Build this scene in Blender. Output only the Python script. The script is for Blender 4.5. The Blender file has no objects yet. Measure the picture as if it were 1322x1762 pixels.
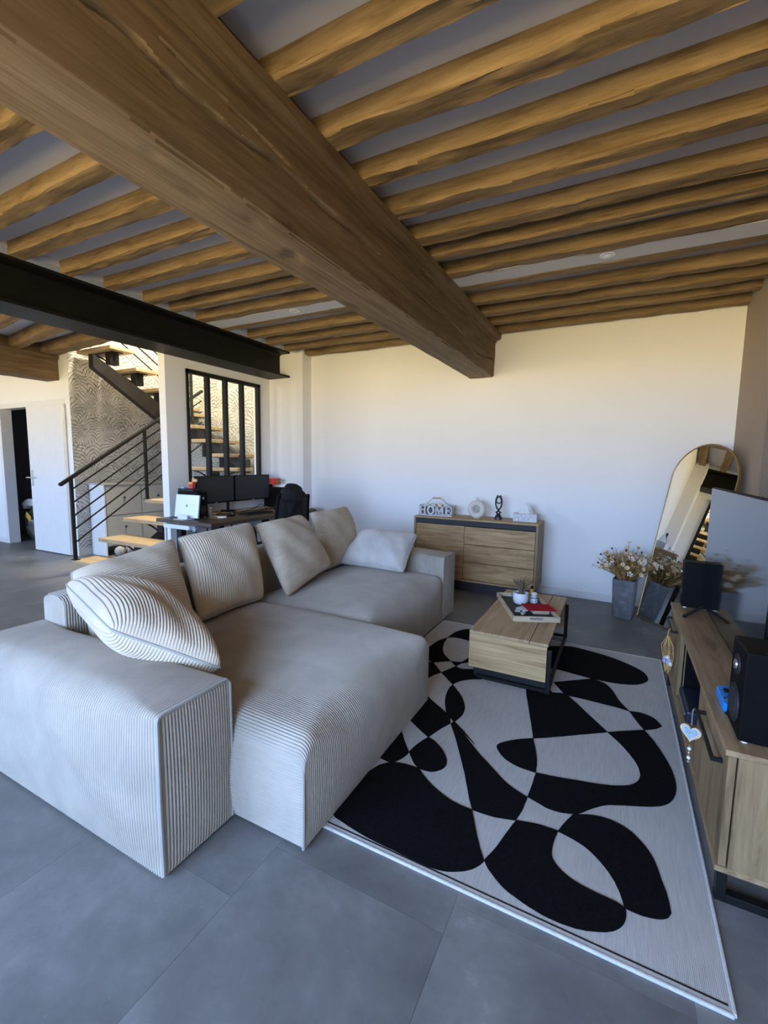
import bpy, math, random
import numpy as np
from mathutils import Vector, Matrix, noise

# ------------------------------------------------------------------ camera
SC = bpy.context.scene
COL = SC.collection
YAW, PITCH, ROLL = math.radians(27.4764), math.radians(6.3008), math.radians(0.8369)
fw = Vector((-math.sin(YAW)*math.cos(PITCH), math.cos(YAW)*math.cos(PITCH), -math.sin(PITCH)))
rt = Vector((math.cos(YAW), math.sin(YAW), 0)); up = rt.cross(fw)
rt, up = rt*math.cos(ROLL)+up*math.sin(ROLL), up*math.cos(ROLL)-rt*math.sin(ROLL)
cd = bpy.data.cameras.new('camera'); cam = bpy.data.objects.new('camera', cd); COL.objects.link(cam)
cd.sensor_fit = 'VERTICAL'; cd.sensor_height = 24.0; cd.lens = 772.28/1762*24.0
cd.clip_start = 0.02
cam.matrix_world = Matrix(((rt.x, up.x, -fw.x, 0), (rt.y, up.y, -fw.y, 0), (rt.z, up.z, -fw.z, 1.35), (0, 0, 0, 1)))
SC.camera = cam

# ------------------------------------------------------------------ daylight: blue sky above, sunlit sandy ground below the horizon
W = bpy.data.worlds.new('World'); SC.world = W; W.use_nodes = True
nt = W.node_tree; nt.nodes.clear()
tc = nt.nodes.new('ShaderNodeTexCoord'); sx = nt.nodes.new('ShaderNodeSeparateXYZ')
rp = nt.nodes.new('ShaderNodeValToRGB'); mr = nt.nodes.new('ShaderNodeMapRange')
bg = nt.nodes.new('ShaderNodeBackground'); ow = nt.nodes.new('ShaderNodeOutputWorld')
mr.inputs['From Min'].default_value = -1; mr.inputs['From Max'].default_value = 1
SKY_STRENGTH = 25.0
r = rp.color_ramp
r.elements[0].position = 0.0; r.elements[0].color = (0.22, 0.165, 0.09, 1)
r.elements[1].position = 1.0; r.elements[1].color = (0.40, 0.68, 1.2, 1)
for p, c in ((0.20, (0.30, 0.23, 0.115, 1)), (0.38, (0.60, 0.465, 0.225, 1)), (0.455, (0.84, 0.66, 0.32, 1)), (0.485, (0.86, 0.68, 0.34, 1)), (0.498, (0.70, 0.74, 0.82, 1)), (0.508, (0.44, 0.60, 0.90, 1)), (0.56, (0.40, 0.58, 0.94, 1)), (0.70, (0.40, 0.66, 1.15, 1))):
    e = r.elements.new(p); e.color = c
nt.links.new(tc.outputs['Generated'], sx.inputs[0]); nt.links.new(sx.outputs['Z'], mr.inputs['Value'])
nt.links.new(mr.outputs[0], rp.inputs[0]); nt.links.new(rp.outputs[0], bg.inputs[0]); nt.links.new(bg.outputs[0], ow.inputs[0])
bg.inputs['Strength'].default_value = SKY_STRENGTH

# window openings of the wall behind the camera (x0, x1, z0, z1); each gets a sampling portal
BACK_Y = -1.9
WINDOWS = [(-3.2, 0.45, 0.80, 2.60), (-8.6, -6.5, 0.80, 2.60)]
for i, (x0, x1, z0, z1) in enumerate(WINDOWS):
    ld = bpy.data.lights.new('window_portal', 'AREA'); ld.shape = 'RECTANGLE'; ld.size = x1-x0; ld.size_y = z1-z0
    lo = bpy.data.objects.new('window_portal', ld); COL.objects.link(lo)
    lo.location = ((x0+x1)/2, BACK_Y-0.10, (z0+z1)/2); lo.rotation_euler = (math.radians(90), 0, 0)
    ld.cycles.is_portal = True
# ceiling lamp of the floor above, shining down the stairwell
ld = bpy.data.lights.new('upstairs_lamp_light', 'AREA'); ld.shape = 'DISK'; ld.size = 0.5; ld.energy = 260; ld.color = (1.0, 0.90, 0.68)
lo = bpy.data.objects.new('upstairs_lamp_light', ld); COL.objects.link(lo); lo.location = (-5.3, 3.9, 4.72)

vs = SC.view_settings
SC.display_settings.display_device = 'sRGB'
vs.view_transform = 'Standard'; vs.look = 'None'; vs.gamma = 1.0; vs.use_curve_mapping = False
vs.exposure = -0.10
SC.cycles.use_denoising = True
SC.cycles.max_bounces = 8; SC.cycles.diffuse_bounces = 5; SC.cycles.glossy_bounces = 4
SC.cycles.use_adaptive_sampling = True; SC.cycles.adaptive_threshold = 0.02
SC.cycles.transparent_max_bounces = 12
SC.cycles.sample_clamp_indirect = 8.0

random.seed(7); np.random.seed(7)

# ------------------------------------------------------------------ material helpers
MATS = {}
class NT:
    def __init__(s, name):
        s.m = bpy.data.materials.new(name); s.m.use_nodes = True; s.t = s.m.node_tree; s.t.nodes.clear()
        s.out = s.n('ShaderNodeOutputMaterial'); s.b = s.n('ShaderNodeBsdfPrincipled')
        s.l(s.b.outputs[0], s.out.inputs[0])
    def n(s, typ, **kw):
        x = s.t.nodes.new(typ)
        for k, v in kw.items(): setattr(x, k, v)
        return x
    def l(s, a, b): s.t.links.new(a, b)
    def coord(s, kind='Object', scale=(1, 1, 1), rot=(0, 0, 0)):
        mp = s.n('ShaderNodeMapping'); mp.inputs['Scale'].default_value = scale; mp.inputs['Rotation'].default_value = rot
        if kind == 'World':
            g = s.n('ShaderNodeNewGeometry'); s.l(g.outputs['Position'], mp.inputs[0])
        else:
            t = s.n('ShaderNodeTexCoord'); s.l(t.outputs[kind], mp.inputs[0])
        return mp.outputs[0]
    def noise(s, vec, scale, detail=4, rough=0.55, dist=0.0):
        x = s.n('ShaderNodeTexNoise'); x.inputs['Scale'].default_value = scale; x.inputs['Detail'].default_value = detail
        x.inputs['Roughness'].default_value = rough; x.inputs['Distortion'].default_value = dist
        s.l(vec, x.inputs['Vector']); return x.outputs['Fac']
    def ramp(s, fac, stops, interp='LINEAR'):
        x = s.n('ShaderNodeValToRGB'); x.color_ramp.interpolation = interp
        e = x.color_ramp.elements
        while len(e) < len(stops): e.new(0.5)
        for i, (p, c) in enumerate(stops):
            e[i].position = p; e[i].color = (*c, 1) if len(c) == 3 else c
        s.l(fac, x.inputs[0]); return x.outputs[0]
    def math(s, op, a, b=None, c=None):
        x = s.n('ShaderNodeMath', operation=op)
        for i, v in enumerate((a, b, c)):
            if v is None: continue
            if isinstance(v, (int, float)): x.inputs[i].default_value = v
            else: s.l(v, x.inputs[i])
        return x.outputs[0]
    def mix(s, fac, a, b, blend='MIX'):
        x = s.n('ShaderNodeMix', data_type='RGBA', blend_type=blend)
        for i, v in ((0, fac), (6, a), (7, b)):
            if isinstance(v, (int, float)): x.inputs[i].default_value = v
            elif isinstance(v, tuple): x.inputs[i].default_value = (*v, 1)
            else: s.l(v, x.inputs[i])
        return x.outputs[2]
    def bump(s, h, strength=0.3, dist=0.01):
        x = s.n('ShaderNodeBump'); x.inputs['Strength'].default_value = strength; x.inputs['Distance'].default_value = dist
        s.l(h, x.inputs['Height']); s.l(x.outputs[0], s.b.inputs['Normal'])
    def base(s, c, rough=0.5, metal=0.0, spec=0.5):
        if isinstance(c, tuple): s.b.inputs['Base Color'].default_value = (*c, 1)
        else: s.l(c, s.b.inputs['Base Color'])
        s.b.inputs['Roughness'].default_value = rough; s.b.inputs['Metallic'].default_value = metal
        s.b.inputs['Specular IOR Level'].default_value = spec
        return s

def plain(name, c, rough=0.5, metal=0.0, spec=0.5, var=0.06, scale=12.0, bump=0.0):
    m = NT(name); v = m.coord()
    f = m.noise(v, scale, 3)
    col = m.ramp(f, [(0.3, tuple(x*(1-var) for x in c)), (0.7, tuple(min(1, x*(1+var)) for x in c))])
    m.base(col, rough, metal, spec)
    if bump: m.bump(m.noise(v, scale*12, 2), bump, 0.002)
    MATS[name] = m.m; return m.m

def wood(name, c0, c1, c2, axis=0, rough=0.55, along=1.2, across=16.0, knots=0.0, bump=0.15, world=False, spec=0.35, det=6):
    m = NT(name)
    sc = [across]*3; sc[axis] = along
    v = m.coord('World' if world else 'Object', tuple(sc))
    f1 = m.noise(v, 1.0, det, 0.62 if det < 8 else 0.68, 0.6)
    sc2 = [across*5]*3; sc2[axis] = along*2.2
    f2 = m.noise(m.coord('World' if world else 'Object', tuple(sc2)), 1.0, 3, 0.6)
    f = m.math('ADD', m.math('MULTIPLY', f1, 0.72), m.math('MULTIPLY', f2, 0.28))
    col = m.ramp(f, [(0.30, c0), (0.5, c1), (0.70, c2)])
    if knots:
        vo = m.n('ShaderNodeTexVoronoi'); sk = [4.5]*3; sk[axis] = 1.7
        m.l(m.coord('World' if world else 'Object', tuple(sk)), vo.inputs['Vector'])
        vo.inputs['Scale'].default_value = 1.0
        k = m.ramp(vo.outputs['Distance'], [(0.02, (1, 1, 1)), (0.22, (0, 0, 0))])
        kk = m.math('MULTIPLY', k, m.math('MULTIPLY', m.noise(v, 2.3, 3), knots))
        col = m.mix(kk, col, tuple(x*0.35 for x in c0))
    m.base(col, rough, 0, spec)
    m.bump(f, bump, 0.004)
    MATS[name] = m.m; return m.m

# plaster and ceiling
def plaster(name, c, bump=0.12):
    m = NT(name); v = m.coord('World')
    f = m.noise(v, 2.0, 5, 0.6)
    m.base(m.ramp(f, [(0.25, tuple(x*0.97 for x in c)), (0.75, c)]), 0.85, 0, 0.2)
    m.bump(m.noise(v, 55.0, 3, 0.6), bump, 0.002)
    MATS[name] = m.m
plaster('white_plaster', (0.90, 0.895, 0.88))
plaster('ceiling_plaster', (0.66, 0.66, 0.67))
plaster('taupe_plaster', (0.40, 0.32, 0.245))
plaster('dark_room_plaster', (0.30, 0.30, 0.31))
plain('white_paint', (0.82, 0.81, 0.79), 0.45, var=0.02)
plain('black_metal', (0.010, 0.0095, 0.0095), 0.5, 0.0, 0.25, var=0.25)
plain('steel_beam_paint', (0.009, 0.008, 0.0075), 0.5, 0.0, 0.22, var=0.3, scale=5)
plain('stringer_steel', (0.020, 0.017, 0.015), 0.5, 0.0, 0.3, var=0.15)
plain('black_plastic', (0.004, 0.004, 0.0043), 0.55, spec=0.10, var=0.2)
plain('screen_black', (0.010, 0.011, 0.013), 0.5, var=0.1)
plain('charcoal_front', (0.040, 0.040, 0.043), 0.6, spec=0.25)
plain('dark_grey_plastic', (0.022, 0.022, 0.024), 0.55, spec=0.2)
plain('grey_plastic', (0.32, 0.33, 0.35), 0.5)
plain('silver_metal', (0.62, 0.63, 0.65), 0.32, 0.85)
plain('chrome', (0.8, 0.8, 0.8), 0.18, 1.0, var=0.02)
plain('white_plastic', (0.80, 0.81, 0.82), 0.4, var=0.02)
plain('paper_white', (0.82, 0.82, 0.80), 0.85, var=0.03)
plain('laptop_silver', (0.74, 0.78, 0.84), 0.35, 0.1, var=0.02)
plain('ceramic_cream', (0.70, 0.65, 0.56), 0.75, var=0.05, scale=40, bump=0.3)
plain('ceramic_white', (0.75, 0.77, 0.80), 0.45, var=0.04, scale=60)
plain('ebony', (0.018, 0.013, 0.011), 0.35, var=0.3)
plain('gold_metal', (0.45, 0.30, 0.12), 0.5, 0.85)
plain('red_card', (0.42, 0.006, 0.018), 0.8, spec=0.1, var=0.03)
plain('blue_plastic', (0.005, 0.26, 0.80), 0.4, var=0.03)
plain('navy_plastic', (0.015, 0.02, 0.04), 0.45)
plain('orange_plastic', (0.80, 0.36, 0.10), 0.45)
plain('cream_plastic', (0.85, 0.72, 0.45), 0.45)
plain('red_plastic', (0.48, 0.02, 0.02), 0.45)
plain('kraft_brown', (0.30, 0.20, 0.11), 0.8)
plain('orange_tape', (0.75, 0.40, 0.08), 0.6)
plain('plant_brown', (0.16, 0.11, 0.075), 0.7, var=0.25)
plain('soil', (0.04, 0.03, 0.025), 0.9, var=0.3, scale=60)
plain('candle_wax', (0.80, 0.70, 0.50), 0.5)
plain('stone_grey', (0.36, 0.36, 0.36), 0.8, var=0.2, scale=50)
plain('shell_tan', (0.55, 0.42, 0.25), 0.6, var=0.2, scale=60)
plain('straw', (0.46, 0.28, 0.09), 0.8, var=0.3, scale=30)
plain('stem_brown', (0.20, 0.10, 0.03), 0.8, var=0.35, scale=30)
plain('petal_cream', (0.78, 0.62, 0.38), 0.85, var=0.15, scale=40)
plain('petal_white', (0.84, 0.76, 0.64), 0.85, var=0.1, scale=40)
plain('petal_ochre', (0.50, 0.27, 0.04), 0.85, var=0.25, scale=40)
plain('seed_dark', (0.05, 0.035, 0.04), 0.8, var=0.3, scale=60)
plain('lilac_petal', (0.45, 0.42, 0.58), 0.85, var=0.15, scale=60)
plain('jacket_cloth', (0.014, 0.014, 0.016), 0.85, spec=0.25, var=0.25, scale=25, bump=0.3)
plain('mesh_cloth', (0.02, 0.02, 0.022), 0.7, var=0.2, scale=150)
plain('grey_blue_enamel', (0.42, 0.50, 0.60), 0.3, 0.2, var=0.25, scale=50)
plain('chest_paint', (0.46, 0.44, 0.40), 0.6, var=0.03)
plain('bag_plastic', (0.16, 0.14, 0.11), 0.35, var=0.5, scale=8)
plain('resin_blue', (0.30, 0.45, 0.62), 0.35, var=0.25, scale=60)
plain('pale_wood', (0.66, 0.53, 0.36), 0.6, var=0.1, scale=30)
plain('frosted_glass', (0.55, 0.62, 0.70), 0.25, var=0.15, scale=30)

# timber
wood('joist_wood', (0.11, 0.068, 0.029), (0.265, 0.177, 0.086), (0.385, 0.272, 0.145), 0, 0.75, 2.2, 17, 0.8, 0.9, True, 0.2, 9)
wood('main_beam_wood', (0.095, 0.060, 0.030), (0.175, 0.118, 0.062), (0.26, 0.183, 0.105), 1, 0.75, 1.6, 15, 0.7, 0.9, True, 0.2, 9)
wood('beam_underside_wood', (0.14, 0.095, 0.055), (0.27, 0.195, 0.12), (0.40, 0.31, 0.21), 1, 0.8, 1.4, 34, 0.6, 1.0, True, 0.2, 9)
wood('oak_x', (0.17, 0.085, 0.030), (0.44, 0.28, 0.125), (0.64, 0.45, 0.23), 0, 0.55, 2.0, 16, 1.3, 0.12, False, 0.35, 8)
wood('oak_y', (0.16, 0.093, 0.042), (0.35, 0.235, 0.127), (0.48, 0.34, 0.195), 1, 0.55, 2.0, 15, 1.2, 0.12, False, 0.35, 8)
wood('oak_z', (0.11, 0.062, 0.027), (0.29, 0.19, 0.097), (0.42, 0.295, 0.165), 2, 0.55, 2.0, 16, 1.4, 0.12, False, 0.35, 8)  # darkened oak: the shading on the TV stand's end is put into the colour
wood('sonoma_x', (0.24, 0.14, 0.06), (0.50, 0.335, 0.16), (0.63, 0.45, 0.24), 0, 0.55, 1.6, 30, 0.0, 0.25)
wood('sonoma_y', (0.24, 0.145, 0.07), (0.44, 0.30, 0.16), (0.55, 0.40, 0.235), 1, 0.55, 1.3, 26, 0.0, 0.25)
wood('tread_wood', (0.32, 0.215, 0.11), (0.48, 0.35, 0.20), (0.60, 0.47, 0.30), 0, 0.5, 1.2, 14, 0.3, 0.1)
wood('desk_wood', (0.035, 0.025, 0.018), (0.085, 0.058, 0.036), (0.17, 0.115, 0.065), 1, 0.42, 0.8, 16, 0.2, 0.15)
wood('tray_wood', (0.38, 0.29, 0.18), (0.52, 0.41, 0.27), (0.62, 0.51, 0.36), 0, 0.6, 1.5, 24, 0.0, 0.15)
wood('grey_wash_wood', (0.42, 0.42, 0.42), (0.60, 0.60, 0.59), (0.72, 0.72, 0.71), 0, 0.7, 3, 40, 0.0, 0.2)
wood('slat_wood', (0.20, 0.15, 0.11), (0.28, 0.22, 0.165), (0.34, 0.27, 0.205), 2, 0.65, 0.8, 30, 0.0, 0.1)
plain('slat_felt', (0.02, 0.02, 0.02), 0.95)

# floor vinyl: cloudy concrete
m = NT('floor_vinyl'); v = m.coord('World')
oi = m.n('ShaderNodeObjectInfo')
vv = m.n('ShaderNodeVectorMath', operation='ADD'); cb = m.n('ShaderNodeCombineXYZ')
m.l(m.math('MULTIPLY', oi.outputs['Random'], 37.0), cb.inputs[0]); m.l(m.math('MULTIPLY', oi.outputs['Random'], 53.0), cb.inputs[1])
m.l(v, vv.inputs[0]); m.l(cb.outputs[0], vv.inputs[1])
f1 = m.noise(vv.outputs[0], 2.1, 7, 0.62, 0.4); f2 = m.noise(vv.outputs[0], 14.0, 5, 0.7)
f = m.math('ADD', m.math('MULTIPLY', f1, 0.75), m.math('MULTIPLY', f2, 0.25))
col = m.ramp(f, [(0.32, (0.115, 0.113, 0.110)), (0.5, (0.172, 0.170, 0.167)), (0.62, (0.225, 0.22, 0.215)), (0.74, (0.42, 0.41, 0.40))])
fl = m.ramp(m.noise(vv.outputs[0], 60.0, 2, 0.5), [(0.70, (0, 0, 0)), (0.76, (1, 1, 1))])
col = m.mix(m.math('MULTIPLY', fl, 0.18), col, (0.36, 0.35, 0.33))
m.base(col, 0.5, 0, 0.32); m.bump(f2, 0.05, 0.002)
rr = m.ramp(f1, [(0.3, (0.38,)*3), (0.7, (0.55,)*3)]); m.l(rr, m.b.inputs['Roughness'])
MATS['floor_vinyl'] = m.m
plain('floor_joint', (0.07, 0.07, 0.07), 0.8)

# corduroy
def fabric(name, c, var=0.12):
    m = NT(name); v = m.coord('Object')
    f = m.noise(v, 5.0, 5, 0.6, 0.6); f2 = m.noise(v, 260.0, 2)
    ff = m.math('ADD', m.math('MULTIPLY', f, 0.8), m.math('MULTIPLY', f2, 0.2))
    m.base(m.ramp(ff, [(0.33, tuple(x*(1-var) for x in c)), (0.66, tuple(min(1, x*(1+var*0.8)) for x in c))]), 0.95, 0, 0.1)
    m.b.inputs['Sheen Weight'].default_value = 0.18; m.b.inputs['Sheen Roughness'].default_value = 0.5
    m.bump(f2, 0.25, 0.002); MATS[name] = m.m
fabric('corduroy', (0.45, 0.405, 0.345))
fabric('corduroy_beige', (0.60, 0.505, 0.39))
fabric('smooth_velvet', (0.60, 0.575, 0.54), 0.16)
fabric('piping_cloth', (0.40, 0.38, 0.345))

# rug
m = NT('rug_flatweave'); v = m.coord('Object')
wv = m.n('ShaderNodeTexWave', wave_type='BANDS', bands_direction='X'); wv.inputs['Scale'].default_value = 70; wv.inputs['Distortion'].default_value = 1.5
wv.inputs['Detail'].default_value = 2; m.l(v, wv.inputs['Vector'])
f = m.noise(m.coord('Object', (160, 9, 1)), 1.0, 4, 0.6); f2 = m.noise(v, 3.0, 3)
ff = m.math('ADD', m.math('MULTIPLY', f, 0.65), m.math('MULTIPLY', f2, 0.35))
m.base(m.ramp(ff, [(0.3, (0.42, 0.40, 0.375)), (0.7, (0.60, 0.575, 0.545))]), 0.95, 0, 0.1)
m.bump(m.math('ADD', wv.outputs['Fac'], m.noise(v, 220, 2)), 0.35, 0.002); MATS['rug_flatweave'] = m.m
plain('rug_black_pile', (0.008, 0.008, 0.009), 0.98, spec=0.05, var=0.3, scale=120, bump=0.6)
plain('rug_binding', (0.62, 0.61, 0.60), 0.95, spec=0.1, var=0.1, scale=90)

# tropical line wallpaper
m = NT('leaf_wallpaper'); geo = m.n('ShaderNodeNewGeometry'); sp = m.n('ShaderNodeSeparateXYZ'); m.l(geo.outputs['Position'], sp.inputs[0])
hz = m.math('ADD', sp.outputs['X'], sp.outputs['Y'])
def fronds(scale, seed, nlines, lo):
    c = m.n('ShaderNodeCombineXYZ'); m.l(m.math('ADD', hz, seed), c.inputs[0]); m.l(m.math('ADD', m.math('MULTIPLY', sp.outputs['Z'], 0.85), seed*1.7), c.inputs[1])
    nz = m.n('ShaderNodeTexNoise'); nz.inputs['Scale'].default_value = 5.0; m.l(c.outputs[0], nz.inputs['Vector'])
    wob = m.n('ShaderNodeVectorMath', operation='SCALE'); m.l(nz.outputs['Color'], wob.inputs[0]); wob.inputs['Scale'].default_value = 0.10
    ad = m.n('ShaderNodeVectorMath', operation='ADD'); m.l(c.outputs[0], ad.inputs[0]); m.l(wob.outputs[0], ad.inputs[1])
    vo = m.n('ShaderNodeTexVoronoi', voronoi_dimensions='2D'); vo.inputs['Scale'].default_value = scale; m.l(ad.outputs[0], vo.inputs['Vector'])
    sb = m.n('ShaderNodeVectorMath', operation='SUBTRACT'); m.l(ad.outputs[0], sb.inputs[0]); m.l(vo.outputs['Position'], sb.inputs[1])
    s2 = m.n('ShaderNodeSeparateXYZ'); m.l(sb.outputs[0], s2.inputs[0])
    yy = m.math('ADD', s2.outputs['Y'], 0.34/scale)
    ang = m.math('ARCTAN2', s2.outputs['X'], yy)
    rad = m.math('POWER', m.math('ADD', m.math('MULTIPLY', s2.outputs['X'], s2.outputs['X']), m.math('MULTIPLY', yy, yy)), 0.5)
    bend = m.math('MULTIPLY', m.math('MULTIPLY', rad, rad), m.math('MULTIPLY', m.math('SIGN', s2.outputs['X']), -2.2*scale))
    ph = m.math('MULTIPLY', m.math('ADD', ang, bend), nlines)
    line = m.math('ABSOLUTE', m.math('SINE', ph))
    wid = m.math('ADD', m.math('MULTIPLY', m.noise(c.outputs[0], 22, 2), 0.68), -0.05)
    return m.math('MULTIPLY', m.math('LESS_THAN', line, wid), m.math('GREATER_THAN', vo.outputs['Distance'], lo))
a = fronds(3.6, 0.0, 13.0, 0.05); b_ = fronds(5.6, 3.3, 9.0, 0.05)
gate = m.math('GREATER_THAN', m.noise(m.coord('World'), 4.0, 2), 0.47)
ink = m.math('MAXIMUM', m.math('MULTIPLY', a, 0.85), m.math('MULTIPLY', m.math('MULTIPLY', b_, gate), 0.7))
wash = m.ramp(m.noise(m.coord('World'), 6.0, 4), [(0.35, (0.44, 0.42, 0.39)), (0.65, (0.60, 0.58, 0.54))])
m.base(m.mix(ink, wash, (0.065, 0.062, 0.062)), 0.85, 0, 0.15); MATS['leaf_wallpaper'] = m.m

# mirrors and glass
m = NT('mirror_glass'); m.base((0.86, 0.88, 0.88), 0.012, 1.0, 0.5); MATS['mirror_glass'] = m.m
m = NT('tv_screen'); m.base((0.006, 0.0065, 0.008), 0.07, 0, 0.9); m.b.inputs['IOR'].default_value = 1.9
nzt = m.noise(m.coord('Object'), 3.0, 2); m.l(m.ramp(nzt, [(0.3, (0.06,)*3), (0.7, (0.09,)*3)]), m.b.inputs['Roughness']); MATS['tv_screen'] = m.m
m = NT('clear_glass')
tr = m.n('ShaderNodeBsdfTransparent'); gl = m.n('ShaderNodeBsdfGlossy'); gl.inputs['Roughness'].default_value = 0.02
lw = m.n('ShaderNodeLayerWeight'); lw.inputs['Blend'].default_value = 0.5; mx = m.n('ShaderNodeMixShader')
fr_f = m.math('ADD', 0.03, m.math('MULTIPLY', 0.6, m.math('POWER', lw.outputs['Facing'], 5.0)))
tr.inputs[0].default_value = (0.96, 0.98, 0.97, 1)
m.l(fr_f, mx.inputs[0]); m.l(tr.outputs[0], mx.inputs[1]); m.l(gl.outputs[0], mx.inputs[2]); m.l(mx.outputs[0], m.out.inputs[0])
MATS['clear_glass'] = m.m

# concrete vase, marbled box
m = NT('concrete'); v = m.coord(); f = m.noise(v, 9, 6, 0.65, 1.0)
m.base(m.ramp(f, [(0.3, (0.10, 0.10, 0.105)), (0.55, (0.16, 0.16, 0.165)), (0.75, (0.30, 0.30, 0.31))]), 0.8, 0, 0.3); m.bump(f, 0.2, 0.004); MATS['concrete'] = m.m
m = NT('marble_print'); v = m.coord(); f = m.noise(v, 26, 6, 0.7, 2.5)
m.base(m.ramp(f, [(0.38, (0.42, 0.44, 0.48)), (0.5, (0.62, 0.63, 0.65)), (0.6, (0.76, 0.77, 0.78))]), 0.5, 0, 0.4); MATS['marble_print'] = m.m
# ------------------------------------------------------------------ geometry helpers
class MB:
    def __init__(s, off=(0, 0, 0)): s.v = []; s.f = []; s.off = Vector(off)
    def add(s, vs, fs):
        b = len(s.v); s.v += [tuple(p) for p in vs]; s.f += [tuple(i+b for i in f) for f in fs]; return s
    def box(s, x0, x1, y0, y1, z0, z1):
        return s.add([(x0,y0,z0),(x1,y0,z0),(x1,y1,z0),(x0,y1,z0),(x0,y0,z1),(x1,y0,z1),(x1,y1,z1),(x0,y1,z1)],
                     [(3,2,1,0),(4,5,6,7),(0,1,5,4),(1,2,6,5),(2,3,7,6),(3,0,4,7)])
    def obox(s, c, size, M=None):
        M = M or Matrix.Identity(3); c = Vector(c); hx, hy, hz = (d/2 for d in size)
        vs = [c+M@Vector((sx*hx, sy*hy, sz*hz)) for sz in (-1,1) for sx, sy in ((-1,-1),(1,-1),(1,1),(-1,1))]
        return s.add(vs, [(3,2,1,0),(4,5,6,7),(0,1,5,4),(1,2,6,5),(2,3,7,6),(3,0,4,7)])
    def bar(s, p0, p1, w, h, upv=(0,0,1)):
        p0, p1 = Vector(p0), Vector(p1); d = (p1-p0); L = d.length; d.normalize(); u = Vector(upv); a = d.cross(u)
        if a.length < 1e-4: a = Vector((1,0,0))
        a.normalize(); u = a.cross(d)
        return s.obox((p0+p1)/2, (L, w, h), Matrix((d, a, u)).transposed())
    def tube(s, pts, r, n=8, caps=True):
        pts = [Vector(p) for p in pts]; rs = r if isinstance(r, (list, tuple)) else [r]*len(pts)
        vs = []; prev = None
        for i, p in enumerate(pts):
            t = (pts[min(i+1, len(pts)-1)]-pts[max(i-1, 0)]).normalized()
            if prev is None:
                a = t.cross(Vector((0,0,1)));
                if a.length < 1e-3: a = t.cross(Vector((1,0,0)))
            else: a = prev - t*prev.dot(t)
            a.normalize(); prev = a; b = t.cross(a)
            for k in range(n):
                th = 2*math.pi*k/n; vs.append(p+(a*math.cos(th)+b*math.sin(th))*rs[i])
        fs = [(i*n+k, i*n+(k+1) % n, (i+1)*n+(k+1) % n, (i+1)*n+k) for i in range(len(pts)-1) for k in range(n)]
        if caps: fs += [tuple(reversed(range(n))), tuple((len(pts)-1)*n+k for k in range(n))]
        return s.add(vs, fs)
    def cyl(s, p0, p1, r0, r1=None, n=20): return s.tube([p0, p1], [r0, r0 if r1 is None else r1], n)
    def lathe(s, prof, c=(0,0,0), n=28, sx=1, sy=1):
        vs = [(c[0]+r_*math.cos(2*math.pi*k/n)*sx, c[1]+r_*math.sin(2*math.pi*k/n)*sy, c[2]+z) for r_, z in prof for k in range(n)]
        fs = [(i*n+k, i*n+(k+1) % n, (i+1)*n+(k+1) % n, (i+1)*n+k) for i in range(len(prof)-1) for k in range(n)]
        if prof[0][0] > 1e-5: fs.append(tuple(reversed(range(n))))
        if prof[-1][0] > 1e-5: fs.append(tuple((len(prof)-1)*n+k for k in range(n)))
        return s.add(vs, fs)
    def prism(s, poly, a, b, plane='xy'):
        n = len(poly)
        P = {'xy': lambda p, t: (p[0], p[1], t), 'xz': lambda p, t: (p[0], t, p[1]), 'yz': lambda p, t: (t, p[0], p[1])}[plane]
        return s.add([P(p, a) for p in poly]+[P(p, b) for p in poly],
                     [tuple(range(n)), tuple(reversed(range(n, 2*n)))]+[(i, i+n, (i+1) % n+n, (i+1) % n) for i in range(n)])
    def sphere(s, c, r, n=12, m=8):
        rx, ry, rz = r if isinstance(r, (tuple, list)) else (r, r, r)
        vs = [(c[0], c[1], c[2]-rz)]
        for i in range(1, m):
            ph = math.pi*i/m-math.pi/2
            vs += [(c[0]+rx*math.cos(ph)*math.cos(2*math.pi*k/n), c[1]+ry*math.cos(ph)*math.sin(2*math.pi*k/n), c[2]+rz*math.sin(ph)) for k in range(n)]
        vs.append((c[0], c[1], c[2]+rz)); T = len(vs)-1
        fs = [(0, 1+(k+1) % n, 1+k) for k in range(n)]
        fs += [(1+i*n+k, 1+i*n+(k+1) % n, 1+(i+1)*n+(k+1) % n, 1+(i+1)*n+k) for i in range(m-2) for k in range(n)]
        fs += [(T, 1+(m-2)*n+k, 1+(m-2)*n+(k+1) % n) for k in range(n)]
        return s.add(vs, fs)
    def grid(s, P, wrap=False, flip=False):
        P = np.asarray(P); a, b = P.shape[:2]; base = len(s.v)
        s.v += [tuple(p) for p in P.reshape(-1, 3).tolist()]
        for i in range(a-1):
            for j in range(b if wrap else b-1):
                q = (base+i*b+j, base+i*b+(j+1) % b, base+(i+1)*b+(j+1) % b, base+(i+1)*b+j)
                s.f.append(q[::-1] if flip else q)
        return s
    def mesh(s, name, mat, smooth=False, angle=35, fix=True):
        me = bpy.data.meshes.new(name)
        me.from_pydata([(x-s.off.x, y-s.off.y, z-s.off.z) for x, y, z in s.v], [], s.f)
        me.materials.append(MATS[mat])
        if fix:
            import bmesh
            bm = bmesh.new(); bm.from_mesh(me); bmesh.ops.recalc_face_normals(bm, faces=bm.faces); bm.to_mesh(me); bm.free()
        if smooth:
            me.shade_smooth()
            if angle < 180: me.set_sharp_from_angle(angle=math.radians(angle))
        me.update(); return me
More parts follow.
